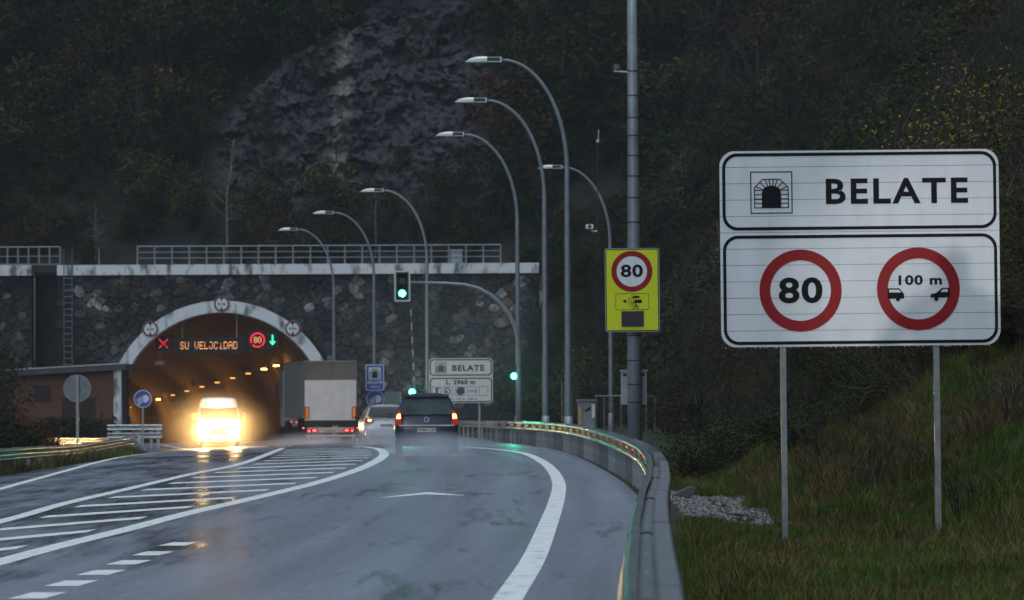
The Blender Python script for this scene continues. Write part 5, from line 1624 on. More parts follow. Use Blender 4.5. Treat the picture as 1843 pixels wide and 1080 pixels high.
for s in (-1, 1):
    ld = bpy.data.lights.new('added_warm_fill', 'POINT'); ld.energy = 900; ld.color = (1, .50, .12); ld.shadow_soft_size = .3  # added orange fill at the van, brightens the tunnel walls
    lo = bpy.data.objects.new('added_warm_fill', ld); C.objects.link(lo); lo.location = (vp.x + s * .74, 179.4, vg + .95)

# ------------------------------------------------------------------ vegetation
def leaf_material(name, c0, c1, c2):
    m = bpy.data.materials.new(name); m.use_nodes = True
    n = m.node_tree.nodes; l = m.node_tree.links; p = n['Principled BSDF']; p.inputs['Roughness'].default_value = .85; p.inputs['Specular IOR Level'].default_value = .12
    oi = n.new('ShaderNodeObjectInfo'); g = n.new('ShaderNodeNewGeometry')
    nz = n.new('ShaderNodeTexNoise'); nz.inputs['Scale'].default_value = .22; nz.inputs['Detail'].default_value = 3; l.new(g.outputs['Position'], nz.inputs['Vector'])
    ad = n.new('ShaderNodeMath'); ad.operation = 'MULTIPLY_ADD'; ad.inputs[1].default_value = .35; l.new(oi.outputs['Random'], ad.inputs[0]); l.new(nz.outputs['Fac'], ad.inputs[2])
    ad2 = n.new('ShaderNodeMath'); ad2.operation = 'MULTIPLY_ADD'; ad2.inputs[1].default_value = .18; l.new(g.outputs['Random Per Island'], ad2.inputs[0]); l.new(ad.outputs[0], ad2.inputs[2])
    r = n.new('ShaderNodeValToRGB'); e = r.color_ramp.elements
    e[0].position = .50; e[0].color = (*c0, 1); e[1].position = 1.0; e[1].color = (*c2, 1); q = e.new(.78); q.color = (*c1, 1)
    l.new(ad2.outputs[0], r.inputs[0]); l.new(r.outputs[0], p.inputs['Base Color'])
    return m
leaf_dark = leaf_material('dark_autumn_leaves', (.008, .019, .006), (.022, .033, .009), (.050, .026, .011))
leaf_olive = leaf_material('olive_leaves', (.015, .034, .007), (.036, .050, .010), (.066, .055, .012))
leaf_rust = leaf_material('rusty_leaves', (.030, .012, .008), (.055, .021, .011), (.075, .036, .014))
leaf_yel = leaf_material('yellow_green_leaves', (.045, .055, .012), (.10, .10, .020), (.19, .16, .030))
bark = mat('bark', (.050, .042, .034), .9, 0, .4, 8, .2)
pale_bark = mat('pale_birch_bark', (.20, .19, .17), .8, 0, .6, 5, .1, col2=(.07, .065, .06))
grass_g = leaf_material('grass_blades', (.045, .100, .016), (.085, .135, .024), (.13, .13, .035))
grass_b = leaf_material('dry_grass_blades', (.050, .052, .016), (.098, .072, .030), (.17, .12, .055))

def leaf_cloud(rg, n, centers, spread, size):
    mb = MB()
    for i in range(n):
        c = rg.choice(centers); 
        p = Vector((c[0] + rg.gauss(0, spread), c[1] + rg.gauss(0, spread), c[2] + rg.gauss(0, spread * .8)))
        s = size * rg.uniform(.6, 1.5)
        a = Vector((rg.gauss(0, 1), rg.gauss(0, 1), rg.gauss(0, .7))).normalized(); b = a.cross(Vector((rg.gauss(0, 1), rg.gauss(0, 1), rg.gauss(0, 1)))).normalized()
        mb.poly([p - a * s, p + b * s * .45, p + a * s, p - b * s * .45])
    return mb
def limbs(rg, centers, h0, r0, mb=None, th=None):
    mb = mb or MB(); th = th or h0
    mb.tube([(0, 0, -.3), (rg.uniform(-.05, .05), 0, h0 * .6), (rg.uniform(-.1, .1), rg.uniform(-.1, .1), th)], [r0, r0 * .8, r0 * .35], 6)
    for c in centers:
        s = Vector((0, 0, h0 * rg.uniform(.35, .9))); e = Vector(c); m_ = (s + e) / 2 + Vector((rg.gauss(0, .1), rg.gauss(0, .1), rg.uniform(-.1, .15)))
        mb.tube([s, m_, e], [r0 * .45, r0 * .28, r0 * .08], 4, caps=False)
    return mb
def crown_centers(rg, n, rx, rz, zc_):
    o = []
    while len(o) < n:
        p = (rg.uniform(-1, 1), rg.uniform(-1, 1), rg.uniform(-1, 1))
        q = p[0]**2 + p[1]**2 + p[2]**2
        if .15 < q < 1: o.append((p[0] * rx, p[1] * rx, zc_ + p[2] * rz))
    return o
def plant_mesh(seed, n, rx, rz, zc_, size, lm, spread=.30, ncl=22, bare=0, bk=None):
    rg = random.Random(seed); cs = crown_centers(rg, ncl, rx, rz, zc_)
    a = leaf_cloud(rg, n, cs, spread, size); b = limbs(rg, cs, zc_, .07 + rx * .02, th=zc_ + rz * .6)
    if bare:
        for i in range(bare):
            c = Vector(rg.choice(cs)); e = c + Vector((rg.gauss(0, .5), rg.gauss(0, .5), rg.uniform(.1, .9)))
            b.tube([c, e], [.014, .004], 3, caps=False)
    nf = len(a.v)
    a.v += b.v; a.f += [tuple(i + nf for i in f) for f in b.f]; a.mi += [1] * len(b.f)
    return a.mesh('plant', [lm, bk or bark])
src = bpy.data.collections.new('plant_sources')
def source(me, i, pre):
    o = bpy.data.objects.new('%s_%02d' % (pre, i), me); return o
def make_src(pre, meshes):
    c = bpy.data.collections.new(pre)
    for i, me in enumerate(meshes):
        c.objects.link(bpy.data.objects.new('%s_%02d' % (pre, i), me))
    return c
def scatter(name, pts, coll, label=None, cat=None):
    """pts: (x,y,z,rz,scale,idx)"""
    me = bpy.data.meshes.new(name); me.from_pydata([p[:3] for p in pts], [], [])
    a = me.attributes.new('rot', 'FLOAT_VECTOR', 'POINT'); a.data.foreach_set('vector', [v for p in pts for v in (p[6] if len(p) > 6 else 0, 0, p[3])])
    a = me.attributes.new('scl', 'FLOAT', 'POINT'); a.data.foreach_set('value', [p[4] for p in pts])
    a = me.attributes.new('idx', 'INT', 'POINT'); a.data.foreach_set('value', [p[5] for p in pts])
    o = link(name, me)
    ng = bpy.data.node_groups.new(name, 'GeometryNodeTree')
    ng.interface.new_socket('Geometry', in_out='INPUT', socket_type='NodeSocketGeometry'); ng.interface.new_socket('Geometry', in_out='OUTPUT', socket_type='NodeSocketGeometry')
    n = ng.nodes; l = ng.links
    gi = n.new('NodeGroupInput'); go = n.new('NodeGroupOutput'); ip = n.new('GeometryNodeInstanceOnPoints'); ci = n.new('GeometryNodeCollectionInfo')
    ci.inputs['Collection'].default_value = coll; ci.inputs['Separate Children'].default_value = True; ci.inputs['Reset Children'].default_value = True
    def na(nm, ty_):
        q = n.new('GeometryNodeInputNamedAttribute'); q.data_type = ty_; q.inputs['Name'].default_value = nm; return q
    r_ = na('rot', 'FLOAT_VECTOR'); s_ = na('scl', 'FLOAT'); i_ = na('idx', 'INT')
    l.new(gi.outputs[0], ip.inputs['Points']); l.new(ci.outputs[0], ip.inputs['Instance'])
    ip.inputs['Pick Instance'].default_value = True
    l.new(i_.outputs['Attribute'], ip.inputs['Instance Index']); l.new(r_.outputs['Attribute'], ip.inputs['Rotation']); l.new(s_.outputs['Attribute'], ip.inputs['Scale'])
    l.new(ip.outputs[0], go.inputs[0])
    md_ = o.modifiers.new('scatter', 'NODES'); md_.node_group = ng
    tag(o, label, cat, None, 'stuff')
    return o

wood = make_src('wood', [plant_mesh(1, 900, 1.9, 1.6, 2.2, .13, leaf_dark), plant_mesh(2, 800, 1.5, 2.1, 2.6, .12, leaf_dark),
                         plant_mesh(3, 900, 2.1, 1.3, 1.6, .13, leaf_olive), plant_mesh(4, 320, 1.7, 2.2, 2.8, .10, leaf_dark, bare=90),
                         plant_mesh(5, 700, 1.8, 1.5, 1.9, .12, leaf_rust, ncl=18), plant_mesh(6, 120, 1.4, 2.0, 2.4, .10, leaf_olive, bare=160), plant_mesh(7, 500, 1.3, 1.3, 4.6, .11, leaf_olive, bare=60), plant_mesh(8, 60, 1.2, 2.2, 3.2, .10, leaf_rust, bare=170, bk=pale_bark)])
brush = make_src('brush', [plant_mesh(11, 2600, 1.8, 1.5, 1.9, .045, leaf_dark, spread=.26, ncl=60, bare=60), plant_mesh(12, 2300, 1.5, 1.7, 2.0, .042, leaf_olive, spread=.26, ncl=60, bare=60),
                           plant_mesh(13, 1700, 1.7, 1.4, 1.7, .045, leaf_rust, spread=.28, ncl=50, bare=120), plant_mesh(14, 600, 1.5, 1.7, 2.0, .04, leaf_dark, ncl=50, bare=320)])
rg = random.Random(21)
pts = []
def visible(x, d, z, m=0):
    u = x / d * FPX + 921; v = 711 - (z - CAMZ) / d * FPX
    return -80 - m < u < 1930 + m and -80 < v < 1120
def pick(): return rg.choices(range(8), (28, 24, 20, 12, 5, 7, 5, 3))[0]
for i in range(8200):
    x = rg.uniform(-38, 46); d = 230.5 + (39 if x < 6 else 72) * rg.random()
    if x < 1 and d < 233: continue
    z = float(h_back(x, d))
    cl = float(cliffness(x, d))
    if cl > .22 and 236.6 < d < 246.8 + 2.5 * rg.random(): continue
    if cl > .35 and d < 237.2 and rg.random() < .3: continue
    if not visible(x, d, z + 1): continue
    sc_ = rg.choice((.5, .7, .9, 1.1, 1.4)) * rg.uniform(.85, 1.15) * (.55 if d < 238 else 1)
    if rg.random() < .36: pts.append((x, d, z - .2, rg.uniform(0, 6.28), sc_, pick()))
scatter('hillside_woodland', pts, wood, 'dark autumn woodland covering the hill above the tunnel wall', 'woodland')
pts2 = []; ptsn = []
tries = 0
while len(pts2) + len(ptsn) < 3400 and tries < 60000:
    tries += 1
    d = 46 + 182 * rg.random() ** 1.15; q = 14 * rg.random() ** .8 if d < 140 else 32 * rg.random()
    if tries % 6 == 0: d = 219 + 10 * rg.random(); q = rg.uniform(-3.6, 26)
    x = float(foot_x(d)) + q
    lim = 3.2 - 2.5 * float(ss((d - 50) / 22))
    if q < lim and d < 215: continue
    if d < 125 and x < 1180 / FPX * d - .1316 * d + 2: pass
    z = float(h_front(x, d))
    if not visible(x, d, z + 1): continue
    s_ = rg.uniform(.35, .75) if d < 110 else rg.uniform(.5, 1.0)
    if q < 2: s_ *= .6
    (ptsn if d < 135 else pts2).append((x, d, z - .15, rg.uniform(0, 6.28), s_, pick() if d >= 135 else rg.choices(range(4), (38, 24, 14, 24))[0]))
# behind the first rail bend
scatter('far_undergrowth', pts2, wood, 'dark undergrowth far up the slope beyond the masts', 'undergrowth')
scatter('slope_undergrowth', ptsn, brush, 'dense twiggy undergrowth on the near slope behind the big sign', 'undergrowth')
# cliff tufts
pts3 = []
for i in range(70):
    x = rg.uniform(-17, 0); d = rg.uniform(238, 247); z = float(h_back(x, d))
    if fbm(np.array(x * .5), np.array(z * .3)) > .50: pts3.append((x, d - 1.2, z, rg.uniform(0, 6.28), rg.uniform(.15, .35), rg.choice((0, 2, 3, 5))))
scatter('cliff_scrub', pts3, wood, 'small dark scrub clinging to the grey cliff', 'scrub')
print('veg pts', len(pts), len(pts2), len(pts3))

# grasses
def tuft_mesh(seed, n, h, w, spread, m, lean=.35):
    rg2 = random.Random(seed); mb = MB()
    for i in range(n):
        x, y = rg2.gauss(0, spread), rg2.gauss(0, spread); hh = h * rg2.uniform(.5, 1.3); a = rg2.uniform(0, 6.28); ln = lean * hh * rg2.uniform(.2, 1.6)
        dx, dy = math.cos(a) * ln, math.sin(a) * ln; wx, wy = -math.sin(a) * w, math.cos(a) * w
        if rg2.random() < .5: wx, wy = w, 0
        mb.poly([(x - wx, y - wy, -.02), (x + wx, y + wy, -.02), (x + dx * .4 + wx * .6, y + dy * .4 + wy * .6, hh * .6), (x + dx * .4 - wx * .6, y + dy * .4 - wy * .6, hh * .6)])
        mb.poly([(x + dx * .4 - wx * .6, y + dy * .4 - wy * .6, hh * .6), (x + dx * .4 + wx * .6, y + dy * .4 + wy * .6, hh * .6), (x + dx, y + dy, hh)])
    return mb.mesh('tuft', m)
tufts = make_src('tufts', [tuft_mesh(1, 60, .13, .006, .10, grass_g), tuft_mesh(2, 50, .18, .006, .12, grass_g), tuft_mesh(3, 40, .24, .007, .10, grass_b, .6), tuft_mesh(4, 46, .42, .008, .16, grass_b, .7), tuft_mesh(5, 40, .30, .009, .14, grass_g, .6)])
pts = []
for i in range(21000):
    d = 28 + 42 * rg.random() ** 1.3; xr = float(rail_x(d)) + .45; xf = float(foot_x(d))
    x = xr + (xf + .3 - xr) * rg.random()
    near_bed = False
    if 50.5 < d < 69 and x < 3.9 + .15 * math.sin(d): continue
    near_bed = 46 < d <= 50.5
    if abs(x - xf + .45) < .13 and 44 < d < 56: continue
    pts.append((x, d, float(h_front(x, d)), rg.uniform(0, 6.28), rg.uniform(.35, .8) * (.6 if near_bed else 1) * float(.45 + 1.2 * fbm(np.array(x * 1.3), np.array(d * .9))), rg.choices((0, 1, 2), (55, 37, 8))[0]))
for i in range(1500):
    d = 80 + 50 * rg.random(); x = float(asp_l(d)) - .3 - 3.2 * rg.random()
    pts.append((x, d, float(h_front(x, d)), rg.uniform(0, 6.28), rg.uniform(.8, 1.6), rg.choice((0, 1, 2))))
scatter('verge_grass', pts, tufts, 'short green wet grass on the verges', 'grass')
pts = []
for i in range(23000):
    d = 34 + 60 * rg.random(); q = -.6 + 12.5 * rg.random() ** 1.35; x = float(foot_x(d)) + q - .1
    if 50 < d < 70 and q < .15: continue
    z = float(h_front(x, d))
    if not visible(x, d, z): continue
    g_ = float(fbm(np.array(x * .6), np.array(d * .25)))
    dry = g_ + q * .035 > .56
    pts.append((x, d, z, rg.uniform(0, 6.28), rg.uniform(.3, .72), rg.choices((2, 3, 4), (30, 55, 15) if dry else (14, 16, 70))[0]))
scatter('slope_grass', pts, tufts, 'long drooping dry and green grass on the right bank', 'grass')

# gravel stream bed and stones
gv = MB(); rg3 = random.Random(8)
gravel_m = mat('wet_gravel', (.17, .17, .165), .4, 0, .5, 40, .1, col2=(.025, .025, .026), coords='Generated')
for i in range(5200):
    d = 42 + 32 * rg3.random() ** (.9); x = rg3.uniform(float(rail_x(d)) + .5, float(foot_x(d)) + .2)
    if d < 54 and x < float(foot_x(d)) - .8: continue
    if d < 54 and rg3.random() < .6: continue
    r_ = rg3.uniform(.010, .036) * (2.4 if rg3.random() < .06 else 1); z = float(h_front(x, d))
    n = len(gv.v)
    for k in range(6):
        t = k * math.pi / 3; gv.v.append((x + r_ * math.cos(t) * rg3.uniform(.7, 1.2), d + r_ * math.sin(t) * rg3.uniform(.7, 1.3), z + r_ * rg3.uniform(.0, .2)))
    gv.v.append((x, d, z + r_ * rg3.uniform(.6, 1.0)))
    for k in range(6): gv.f.append((n + k, n + (k + 1) % 6, n + 6)); gv.mi.append(0)
for i in range(300):
    x = rg3.gauss(2.55, .18); d = rg3.gauss(43.8, .35); r_ = rg3.uniform(.01, .035); z = float(h_front(x, d)) + .01; n = len(gv.v)
    for k in range(6):
        t = k * math.pi / 3; gv.v.append((x + r_ * math.cos(t), d + r_ * math.sin(t) * rg3.uniform(.7, 1.3), z))
    gv.v.append((x, d, z + r_ * .9))
    for k in range(6): gv.f.append((n + k, n + (k + 1) % 6, n + 6)); gv.mi.append(0)
tag(gv.build('gravel', gravel_m), 'wet pale gravel in the ditch behind the guardrail', 'gravel', None, 'stuff')
mb = MB()
water_m = mat('ditch_water', (.05, .055, .06), .08, 0, .3, 4, .02, spec=.8)
prev = None
for d in np.arange(44, 66, .3):
    xf = float(foot_x(d)) - .45; wv = .15 + .08 * math.sin(d * 1.1) + .05 * math.sin(d * 2.7); z = float(h_front(xf, d)) + .02 + .0 * d
    c = ((xf - wv, d, z), (xf + wv, d, z))
    if prev: mb.quad(prev[0], prev[1], c[1], c[0])
    prev = c
structure(mb.build('water', water_m))
# slab and culvert stones
def rock(name, loc, s, seed, label, m, cat='stone', grp=None):
    r2 = random.Random(seed); bm = bmesh.new(); bmesh.ops.create_icosphere(bm, subdivisions=2, radius=1)
    for v in bm.verts:
        k = 1 + r2.uniform(-.16, .16); v.co = Vector((v.co.x * s[0] * k, v.co.y * s[1] * k, v.co.z * s[2] * k))
    me = bpy.data.meshes.new(name); bm.to_mesh(me); bm.free(); me.materials.append(m)
    return tag(link(name, me, None, loc), label, cat, grp)
rock_m = mat('grey_boulder', (.17, .17, .18), .5, 0, .4, 5, .3)
d = 64; p = at(1231, 874, d)
mb = MB(); mb.prism([(-.20, -.03), (.15, -.05), (.19, .10), (.14, .12), (.06, .10)], 0, .5)
tag(mb.build('stone_slab', mat('purple_slate', (.14, .12, .14), .4), loc=(p.x, d, float(h_front(p.x, d)) + .06)), 'flat purplish stone slab lying beside the ditch gravel', 'stone')
for i, (px, py, d, s, lab) in enumerate([(1508, 957, 46.5, .10, 'small pale stone in the ditch right of the left sign post'), (1545, 962, 45.6, .17, 'low grey boulder at the foot of the bank'), (1476, 950, 48, .07, 'tiny stone beside the ditch water'), (1618, 985, 42.2, .08, 'pale pebble in the grass between the sign posts'), (1722, 990, 41.5, .07, 'white pebble right of the right sign post'), (1590, 975, 43.6, .12, 'mossy grey rock between the posts below the bank')]):
    p = at(px, py, d); rock('boulder', (p.x, d, float(h_front(p.x, d)) + s * .3), (s, s, s * .6), i, lab, rock_m, 'stone')

# individual trees and shrubs
def tree_thing(name, label, px, py, d, mesh_leaf, limb_mesh, scale=1.0, rz=0, ground=None, cat='tree', x=None, group=None):
    p = at(px, py, d); hf = ground or (h_back if d > 229 else h_front)
    xx = p.x if x is None else x
    z = float(hf(xx, d))
    o = thing(name, label, cat, (xx, d, z - .05), rz, group)
    o.scale = (scale,) * 3
    link('trunk', limb_mesh, o)
    if mesh_leaf: link('crown', mesh_leaf, o)
    return o
def split_plant(seed, n, rx, rz, zc_, size, lm, spread=.3, ncl=22, bare=0, bk=None, r0=None, th=None, spread_b=.5):
    rg = random.Random(seed); cs = crown_centers(rg, ncl, rx, rz, zc_)
    a = leaf_cloud(rg, n, cs, spread, size).mesh('crown', lm) if n else None
    b = limbs(rg, cs, zc_, r0 or (.05 + rx * .02), th=th or zc_ + rz * .6)
    for i in range(bare):
        c = Vector(rg.choice(cs)); e = c + Vector((rg.gauss(0, spread_b), rg.gauss(0, spread_b), rg.uniform(.1, spread_b * 1.8)))
        b.tube([c, (c + e) / 2 + Vector((rg.gauss(0, .04), 0, rg.gauss(0, .04))), e], [.012, .008, .003], 3, caps=False)
    return a, b.mesh('trunk', bk or bark)
A = split_plant(31, 1500, 1.9, 1.7, 2.3, .12, leaf_olive)
B = split_plant(32, 1500, 1.6, 2.2, 2.7, .12, leaf_olive)
Cc = split_plant(33, 1300, 1.9, 1.5, 2.0, .12, leaf_yel)
Dd = split_plant(34, 1300, 1.7, 1.8, 2.2, .12, leaf_dark)
E_ = split_plant(35, 1100, 1.5, 1.2, 1.4, .11, leaf_rust)
for nm, lab, px, d, M_, s, rz in (
    ('green_tree', 'olive green tree behind the railing below the pale cliff streak', 600, 236, A, 1.15, 0),
    ('green_tree', 'bushy tree behind the railing just right of the thin white birch', 480, 236, B, .95, 2),
    ('green_tree', 'dense dark green tree behind the left end of the long railing', 262, 236, A, 1.1, 4),
    ('yellow_tree', 'yellowish tree behind the railing left of the white birch', 345, 235.5, Cc, .8, 1),
    ('green_tree', 'dark tree behind the right end of the long railing', 880, 236, Dd, 1.1, 3),
    ('green_tree', 'low dark tree behind the railing cabinet', 790, 236, Dd, .8, 5),
    ('yellow_tree', 'yellow green tree on the slope between the hillside lamp and the mast', 1190, 205, Cc, 1.0, 2),
    ('green_tree', 'olive tree right of the traffic light mast beyond the guardrail', 1040, 208, B, 1.05, 1),
    ('green_tree', 'round olive bush tree beyond the right end of the stone wall', 985, 216, A, .9, 2.5),
    ('green_tree', 'olive tree leaning over the right end of the white coping', 945, 225, A, .95, 5),
    ('green_tree', 'dark tree overlapping the far right end of the wall', 968, 221, Dd, 1.0, 1.2),
    ('rusty_tree', 'rusty brown shrub on the cliff top above the pale streak', 560, 252, E_, 1.2, 0),
    ('rusty_tree', 'reddish shrub on the slope right of the yellow speed sign', 1235, 110, E_, .55, 0)):
    tree_thing(nm, lab, px, 600, d, M_[0], M_[1], s, rz)
# thin white birch
mb = MB(); p = at(408, 472, 233.0); H = at(420, 250, 233).z - float(h_back(p.x, 233))
pp = [(0, 0, -.2), (.05, 0, 1.4), (.02, 0, 3.4), (.05, 0, 4.4), (.28, 0, 5.6), (.42, 0, 7.0), (.48, 0, H)]
mb.tube(pp, [.10, .09, .08, .075, .065, .045, .015], 7)
o = thing('birch_tree', 'slender pale birch trunk standing tall behind the railing', 'tree', (p.x, 233, float(h_back(p.x, 233))))
mb.build('trunk', pale_bark, o, smooth=True)
rg4 = random.Random(4); mb = MB()
for i in range(34):
    z = rg4.uniform(2.5, H); s = rg4.choice((-1, 1)); ln = rg4.uniform(.3, 1.2); x = float(np.interp(z, [q[2] for q in pp], [q[0] for q in pp]))
    mb.tube([(x, 0, z), (x + s * ln * .5, rg4.gauss(0, .2), z + ln * .35), (x + s * ln, rg4.gauss(0, .3), z + ln * .9)], [.02, .012, .004], 4, caps=False)
mb.build('branches', pale_bark, o)
mb = MB(); p = at(676, 472, 233.4); H = 3.6
mb.tube([(0, 0, -.2), (.04, 0, 1.5), (-.02, 0, 2.6), (.05, 0, H)], [.08, .07, .05, .02], 6)
o = thing('birch_tree', 'short mossy bare trunk behind the railing right of the lamp', 'tree', (p.x, 233.4, float(h_back(p.x, 233.4))))
mb.build('trunk', mat('mossy_bark', (.12, .12, .07), .9, 0, .5, 6, .1), o, smooth=True)
# big leafy bush top right behind the big sign
Y1 = split_plant(41, 5200, 2.0, 1.7, 1.9, .035, leaf_yel, spread=.34, ncl=60, bare=160)
Y2 = split_plant(42, 4200, 1.7, 1.5, 1.7, .035, leaf_dark, spread=.30, ncl=50, bare=120)
for lab, px, py, d, M_, s, rz in (
    ('large bush with sparse yellow leaves above the right end of the big sign', 1770, 300, 68, Y1, 1.15, 0),
    ('yellow-leaved bush above the BELATE lettering of the big sign', 1600, 300, 80, Y1, .95, 2),
    ('dark bush at the right frame edge beside the big sign', 1850, 500, 60, Y2, 1.0, 1),
    ('dark bush behind the middle of the big sign', 1500, 500, 74, Y2, 1.0, 3),
    ('dark tangled bush visible between the sign and the yellow sign', 1260, 600, 92, Y2, .8, 4)):
    tree_thing('bush', lab, px, py, d, M_[0], M_[1], s, rz, cat='bush')
Sb = split_plant(43, 2600, .75, .48, .5, .03, leaf_olive, spread=.16, ncl=40, bare=60, spread_b=.25)
for lab, px, d, s, rz in (('leafy green bush just right of the guardrail bend', 1245, 76, 1.15, 0), ('small leafy bush between the guardrail and the left sign post', 1330, 74, 1.0, 2), ('low olive bush behind the left sign post', 1440, 66, .9, 4)):
    tree_thing('bush', lab, px, 800, d, Sb[0], Sb[1], s, rz, cat='bush')
# bare twiggy shrubs on the bank
def bare_mesh(seed, h, n=7):
    r5 = random.Random(seed); mb = MB()
    def grow(p, v, r, depth):
        q = p + v; m_ = (p + q) / 2 + Vector((r5.gauss(0, .03), r5.gauss(0, .03), 0)) * v.length * 2
        mb.tube([p, m_, q], [r, r * .8, r * .6], 4, caps=False)
        if depth:
            for k in range(r5.choice((2, 3))):
                nv = (v.normalized() + Vector((r5.gauss(0, .45), r5.gauss(0, .45), r5.gauss(.05, .3)))).normalized() * v.length * r5.uniform(.55, .85)
                grow(q, nv, r * .58, depth - 1)
    for i in range(n):
        grow(Vector((r5.gauss(0, .06), r5.gauss(0, .06), -.05)), Vector((r5.gauss(0, .28), r5.gauss(0, .28), 1)).normalized() * h * r5.uniform(.2, .34), .014 * h, 3)
    return mb.mesh('branches', mat('dark_twigs', (.028, .022, .018), .9))
for i, (lab, px, d, h, s) in enumerate((('forked dark bare shrub beside the right sign post', 1735, 43.5, 1.0, 1.0), ('bare branching shrub high on the brown grass bank', 1730, 55, 1.0, .9), ('bare twiggy shrub below the middle of the big sign', 1560, 50, 1.0, .7), ('tall bare shrub at the right end of the bank', 1810, 48, 1.2, 1.0), ('leaning bare twigs right of the left sign post', 1480, 58, 1.0, .9))):
    p = at(px, 800, d); o = thing('bare_shrub', lab, 'shrub', (p.x, d, float(h_front(p.x, d))), i * 1.3)
    link('branches', bare_mesh(50 + i, h), o)
tw = make_src('twigs', [bare_mesh(80 + i, .55, 5) for i in range(4)])
pts = []
for i in range(260):
    d = 37 + 45 * rg.random(); q = .3 + 6.5 * rg.random(); x = float(foot_x(d)) + q; z = float(h_front(x, d))
    if visible(x, d, z): pts.append((x, d, z, rg.uniform(0, 6.28), rg.uniform(.4, 1.1), rg.randrange(4), rg.uniform(-.3, .3)))
scatter('dead_stems', pts, tw, 'dead bramble stems poking out of the right bank', 'dead stems')
# hedge and reddish bushes at left
hedge_me = None
rg6 = random.Random(9)
a, b = at(72, 800, 205), at(204, 800, 205)
cs = [(x, 205 + rg6.uniform(-.5, .5), rg6.uniform(-1.2, at(100, 756, 205).z)) for x in np.linspace(a.x, b.x, 60) for _ in range(3)]
mb = leaf_cloud(rg6, 5200, cs, .16, .09)
tag(mb.build('hedge', leaf_dark), 'dark clipped hedge along the foot of the brick hut', 'hedge')
Rb = split_plant(61, 3600, 1.0, .62, .62, .05, leaf_rust, spread=.22, ncl=46, bare=70, spread_b=.3)
Gb = split_plant(62, 3000, 1.0, .7, .7, .05, leaf_dark, spread=.24, ncl=40, bare=60, spread_b=.3)
for lab, px, d, M_, s, rz in (('reddish bush at the left frame edge above the guardrail', 8, 112, Rb, 1.15, 0), ('second reddish bush swallowing the guardrail end', 48, 118, Rb, 1.0, 2), ('dark green bush low at the left frame corner', 15, 98, Gb, .9, 1), ('small reddish bush below the grey round sign', 88, 124, Rb, .6, 3)):
    p = at(px, 800, d); z = float(h_front(p.x, d)); o = thing('bush', lab, 'bush', (p.x, d, z), rz); o.scale = (s,) * 3
    link('trunk', M_[1], o); link('crown', M_[0], o)
Gt = split_plant(63, 2600, 1.3, 2.4, 2.9, .08, leaf_dark, spread=.3, ncl=36, bare=50)
for lab, px, d, s, rz in (('tall dark tree at the left frame edge before the stone wall', 2, 205, 1.1, 0), ('narrow olive tree left of the brick hut', -22, 190, 1.0, 2)):
    tree_thing('tree', lab, px, 700, d, Gt[0], Gt[1], s, rz, ground=lambda X, D: zroad(X, D) - .2)

# ------------------------------------------------------------------ air, spray
def volume_mat(name, col, dens, aniso=.2, soft=None):
    m = bpy.data.materials.new(name); m.use_nodes = True; n = m.node_tree.nodes; l = m.node_tree.links; n.clear()
    o = n.new('ShaderNodeOutputMaterial'); v = n.new('ShaderNodeVolumePrincipled')
    v.inputs['Color'].default_value = (*col, 1); v.inputs['Density'].default_value = dens; v.inputs['Anisotropy'].default_value = aniso
    l.new(v.outputs[0], o.inputs['Volume'])
    if soft:
        tc = n.new('ShaderNodeTexCoord'); 
        mp = n.new('ShaderNodeMapping'); mp.inputs['Location'].default_value = (-1, -1, -1); mp.inputs['Scale'].default_value = (2, 2, 2); l.new(tc.outputs['Generated'], mp.inputs['Vector'])
        ln = n.new('ShaderNodeVectorMath'); ln.operation = 'LENGTH'; l.new(mp.outputs[0], ln.inputs[0])
        mr = n.new('ShaderNodeMapRange'); mr.interpolation_type = 'SMOOTHSTEP'; mr.inputs['From Min'].default_value = 1.0; mr.inputs['From Max'].default_value = .15; mr.inputs['To Max'].default_value = dens
        l.new(ln.outputs['Value'], mr.inputs['Value'])
        nz = n.new('ShaderNodeTexNoise'); nz.inputs['Scale'].default_value = 1.4; nz.inputs['Detail'].default_value = 3; l.new(tc.outputs['Object'], nz.inputs['Vector'])
        m2 = n.new('ShaderNodeMapRange'); m2.inputs['From Min'].default_value = .3; m2.inputs['From Max'].default_value = .65; m2.inputs['To Min'].default_value = .35; m2.inputs['To Max'].default_value = 1.3; l.new(nz.outputs['Fac'], m2.inputs['Value'])
        mu = n.new('ShaderNodeMath'); mu.operation = 'MULTIPLY'; l.new(mr.outputs[0], mu.inputs[0]); l.new(m2.outputs[0], mu.inputs[1])
        l.new(mu.outputs[0], v.inputs['Density'])
    return m
mb = MB(); mb.box((0, 195, 41), (334, 500, 98))
o = mb.build('haze', volume_mat('haze_air', (.78, .88, 1.0), .00022, .3)); o['kind'] = 'stuff'
def spray(loc, size, dens, label, col=(.85, .9, 1), aniso=.3):
    bm = bmesh.new(); bmesh.ops.create_icosphere(bm, subdivisions=3, radius=.5)
    me = bpy.data.meshes.new('road_spray'); bm.to_mesh(me); bm.free()
    me.materials.append(volume_mat('spray_mist', col, dens, aniso, True))
    for v in me.vertices: v.co = Vector((v.co.x * size[0], v.co.y * size[1], v.co.z * size[2]))
    o = link('road_spray', me, None, loc); tag(o, label, 'spray', None, 'stuff')
zc1 = car1.location; zc2 = car2.location
spray((zc1.x + .1, 106.4, .10), (3.2, 7, 1.25), .75, 'pale water spray thrown up behind the dark car')
spray((zc2.x, 155.5, zc2.z + .2), (3.4, 7, 1.3), .6, 'water spray behind the white car')
spray((at(560, 790, 183).x, 184, -.9), (6.5, 9, 1.9), .55, 'low spray around the lorry wheels')
spray((-2.0, 142.5, 3.0), (13, 8, 9), .013, 'thin mist added for the halo around the green traffic lights', (.9, .95, 1), .2)  # mist volume added so the green lamps get a halo
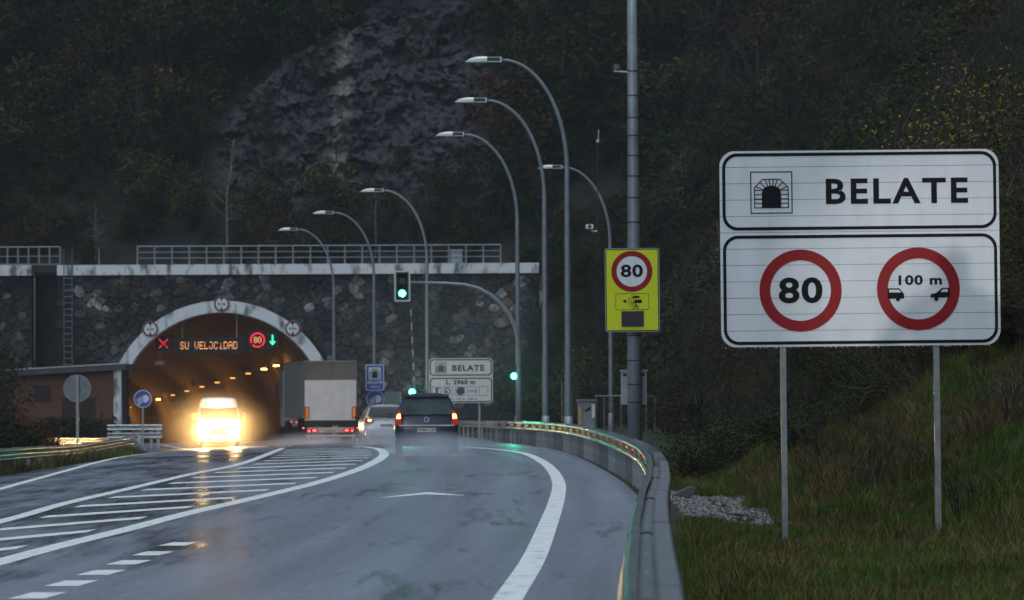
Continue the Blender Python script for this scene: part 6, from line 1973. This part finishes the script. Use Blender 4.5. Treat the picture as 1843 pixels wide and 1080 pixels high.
spray((vp.x, 177, vg + 1.0), (6.4, 8, 4.2), .050, 'glowing mist in front of the van headlights', (1, .93, .8), .55)

# ------------------------------------------------------------------ the photographer and the headlight of the car behind him (his shadow falls on the big sign)
def photographer():
    o = thing('person', 'photographer in a dark hooded coat raising a camera to the eye on the road shoulder', 'person', (.03, -.32, 0))
    J = [((0, 0, .93), .15), ((0, 0, 1.18), .15), ((0, 0, 1.42), .17), ((0, .02, 1.54), .065), ((0, .04, 1.64), .092), ((0, .04, 1.72), .085),
         ((-.20, 0, 1.42), .075), ((-.33, .10, 1.22), .055), ((-.10, .24, 1.50), .04), ((.20, 0, 1.42), .075), ((.33, .12, 1.24), .055), ((.10, .26, 1.54), .04),
         ((-.11, 0, .86), .11), ((-.14, .03, .48), .075), ((-.15, 0, .09), .055), ((-.15, .13, .04), .045), ((.11, 0, .86), .11), ((.14, .03, .48), .075), ((.15, 0, .09), .055), ((.15, .13, .04), .045)]
    E = [(0, 1), (1, 2), (2, 3), (3, 4), (4, 5), (2, 6), (6, 7), (7, 8), (2, 9), (9, 10), (10, 11), (0, 12), (12, 13), (13, 14), (14, 15), (0, 16), (16, 17), (17, 18), (18, 19)]
    me = bpy.data.meshes.new('body'); me.from_pydata([j[0] for j in J], E, [])
    b = link('body', me, o); sk = b.modifiers.new('skin', 'SKIN'); me.materials.append(mat('dark_coat', (.02, .022, .03), .8))
    for i, j in enumerate(J): me.skin_vertices[0].data[i].radius = (j[1], j[1])
    me.skin_vertices[0].data[0].use_root = True
    sb = b.modifiers.new('sub', 'SUBSURF'); sb.levels = 2; sb.render_levels = 2
photographer()
mb = MB(); mb.tube([(0, 0, 0), (0, .05, 0)], .10, 16)
o = thing('car_headlamp', 'lit headlamp of the car waiting behind the photographer', 'headlamp', (-3.3, -30.1, .70))
mb.build('reflector_bowl', galv, o)
ld = bpy.data.lights.new('following_car_beam', 'SPOT'); ld.energy = 42000; ld.color = (1, .95, .88); ld.spot_size = R(3.2); ld.spot_blend = .8; ld.shadow_soft_size = .07
lo = bpy.data.objects.new('following_car_beam', ld); C.objects.link(lo); lo.location = (-3.3, -30, .7)
lo.rotation_euler = (Vector((4.75, 42.7, 2.75)) - Vector(lo.location)).to_track_quat('-Z', 'Y').to_euler()
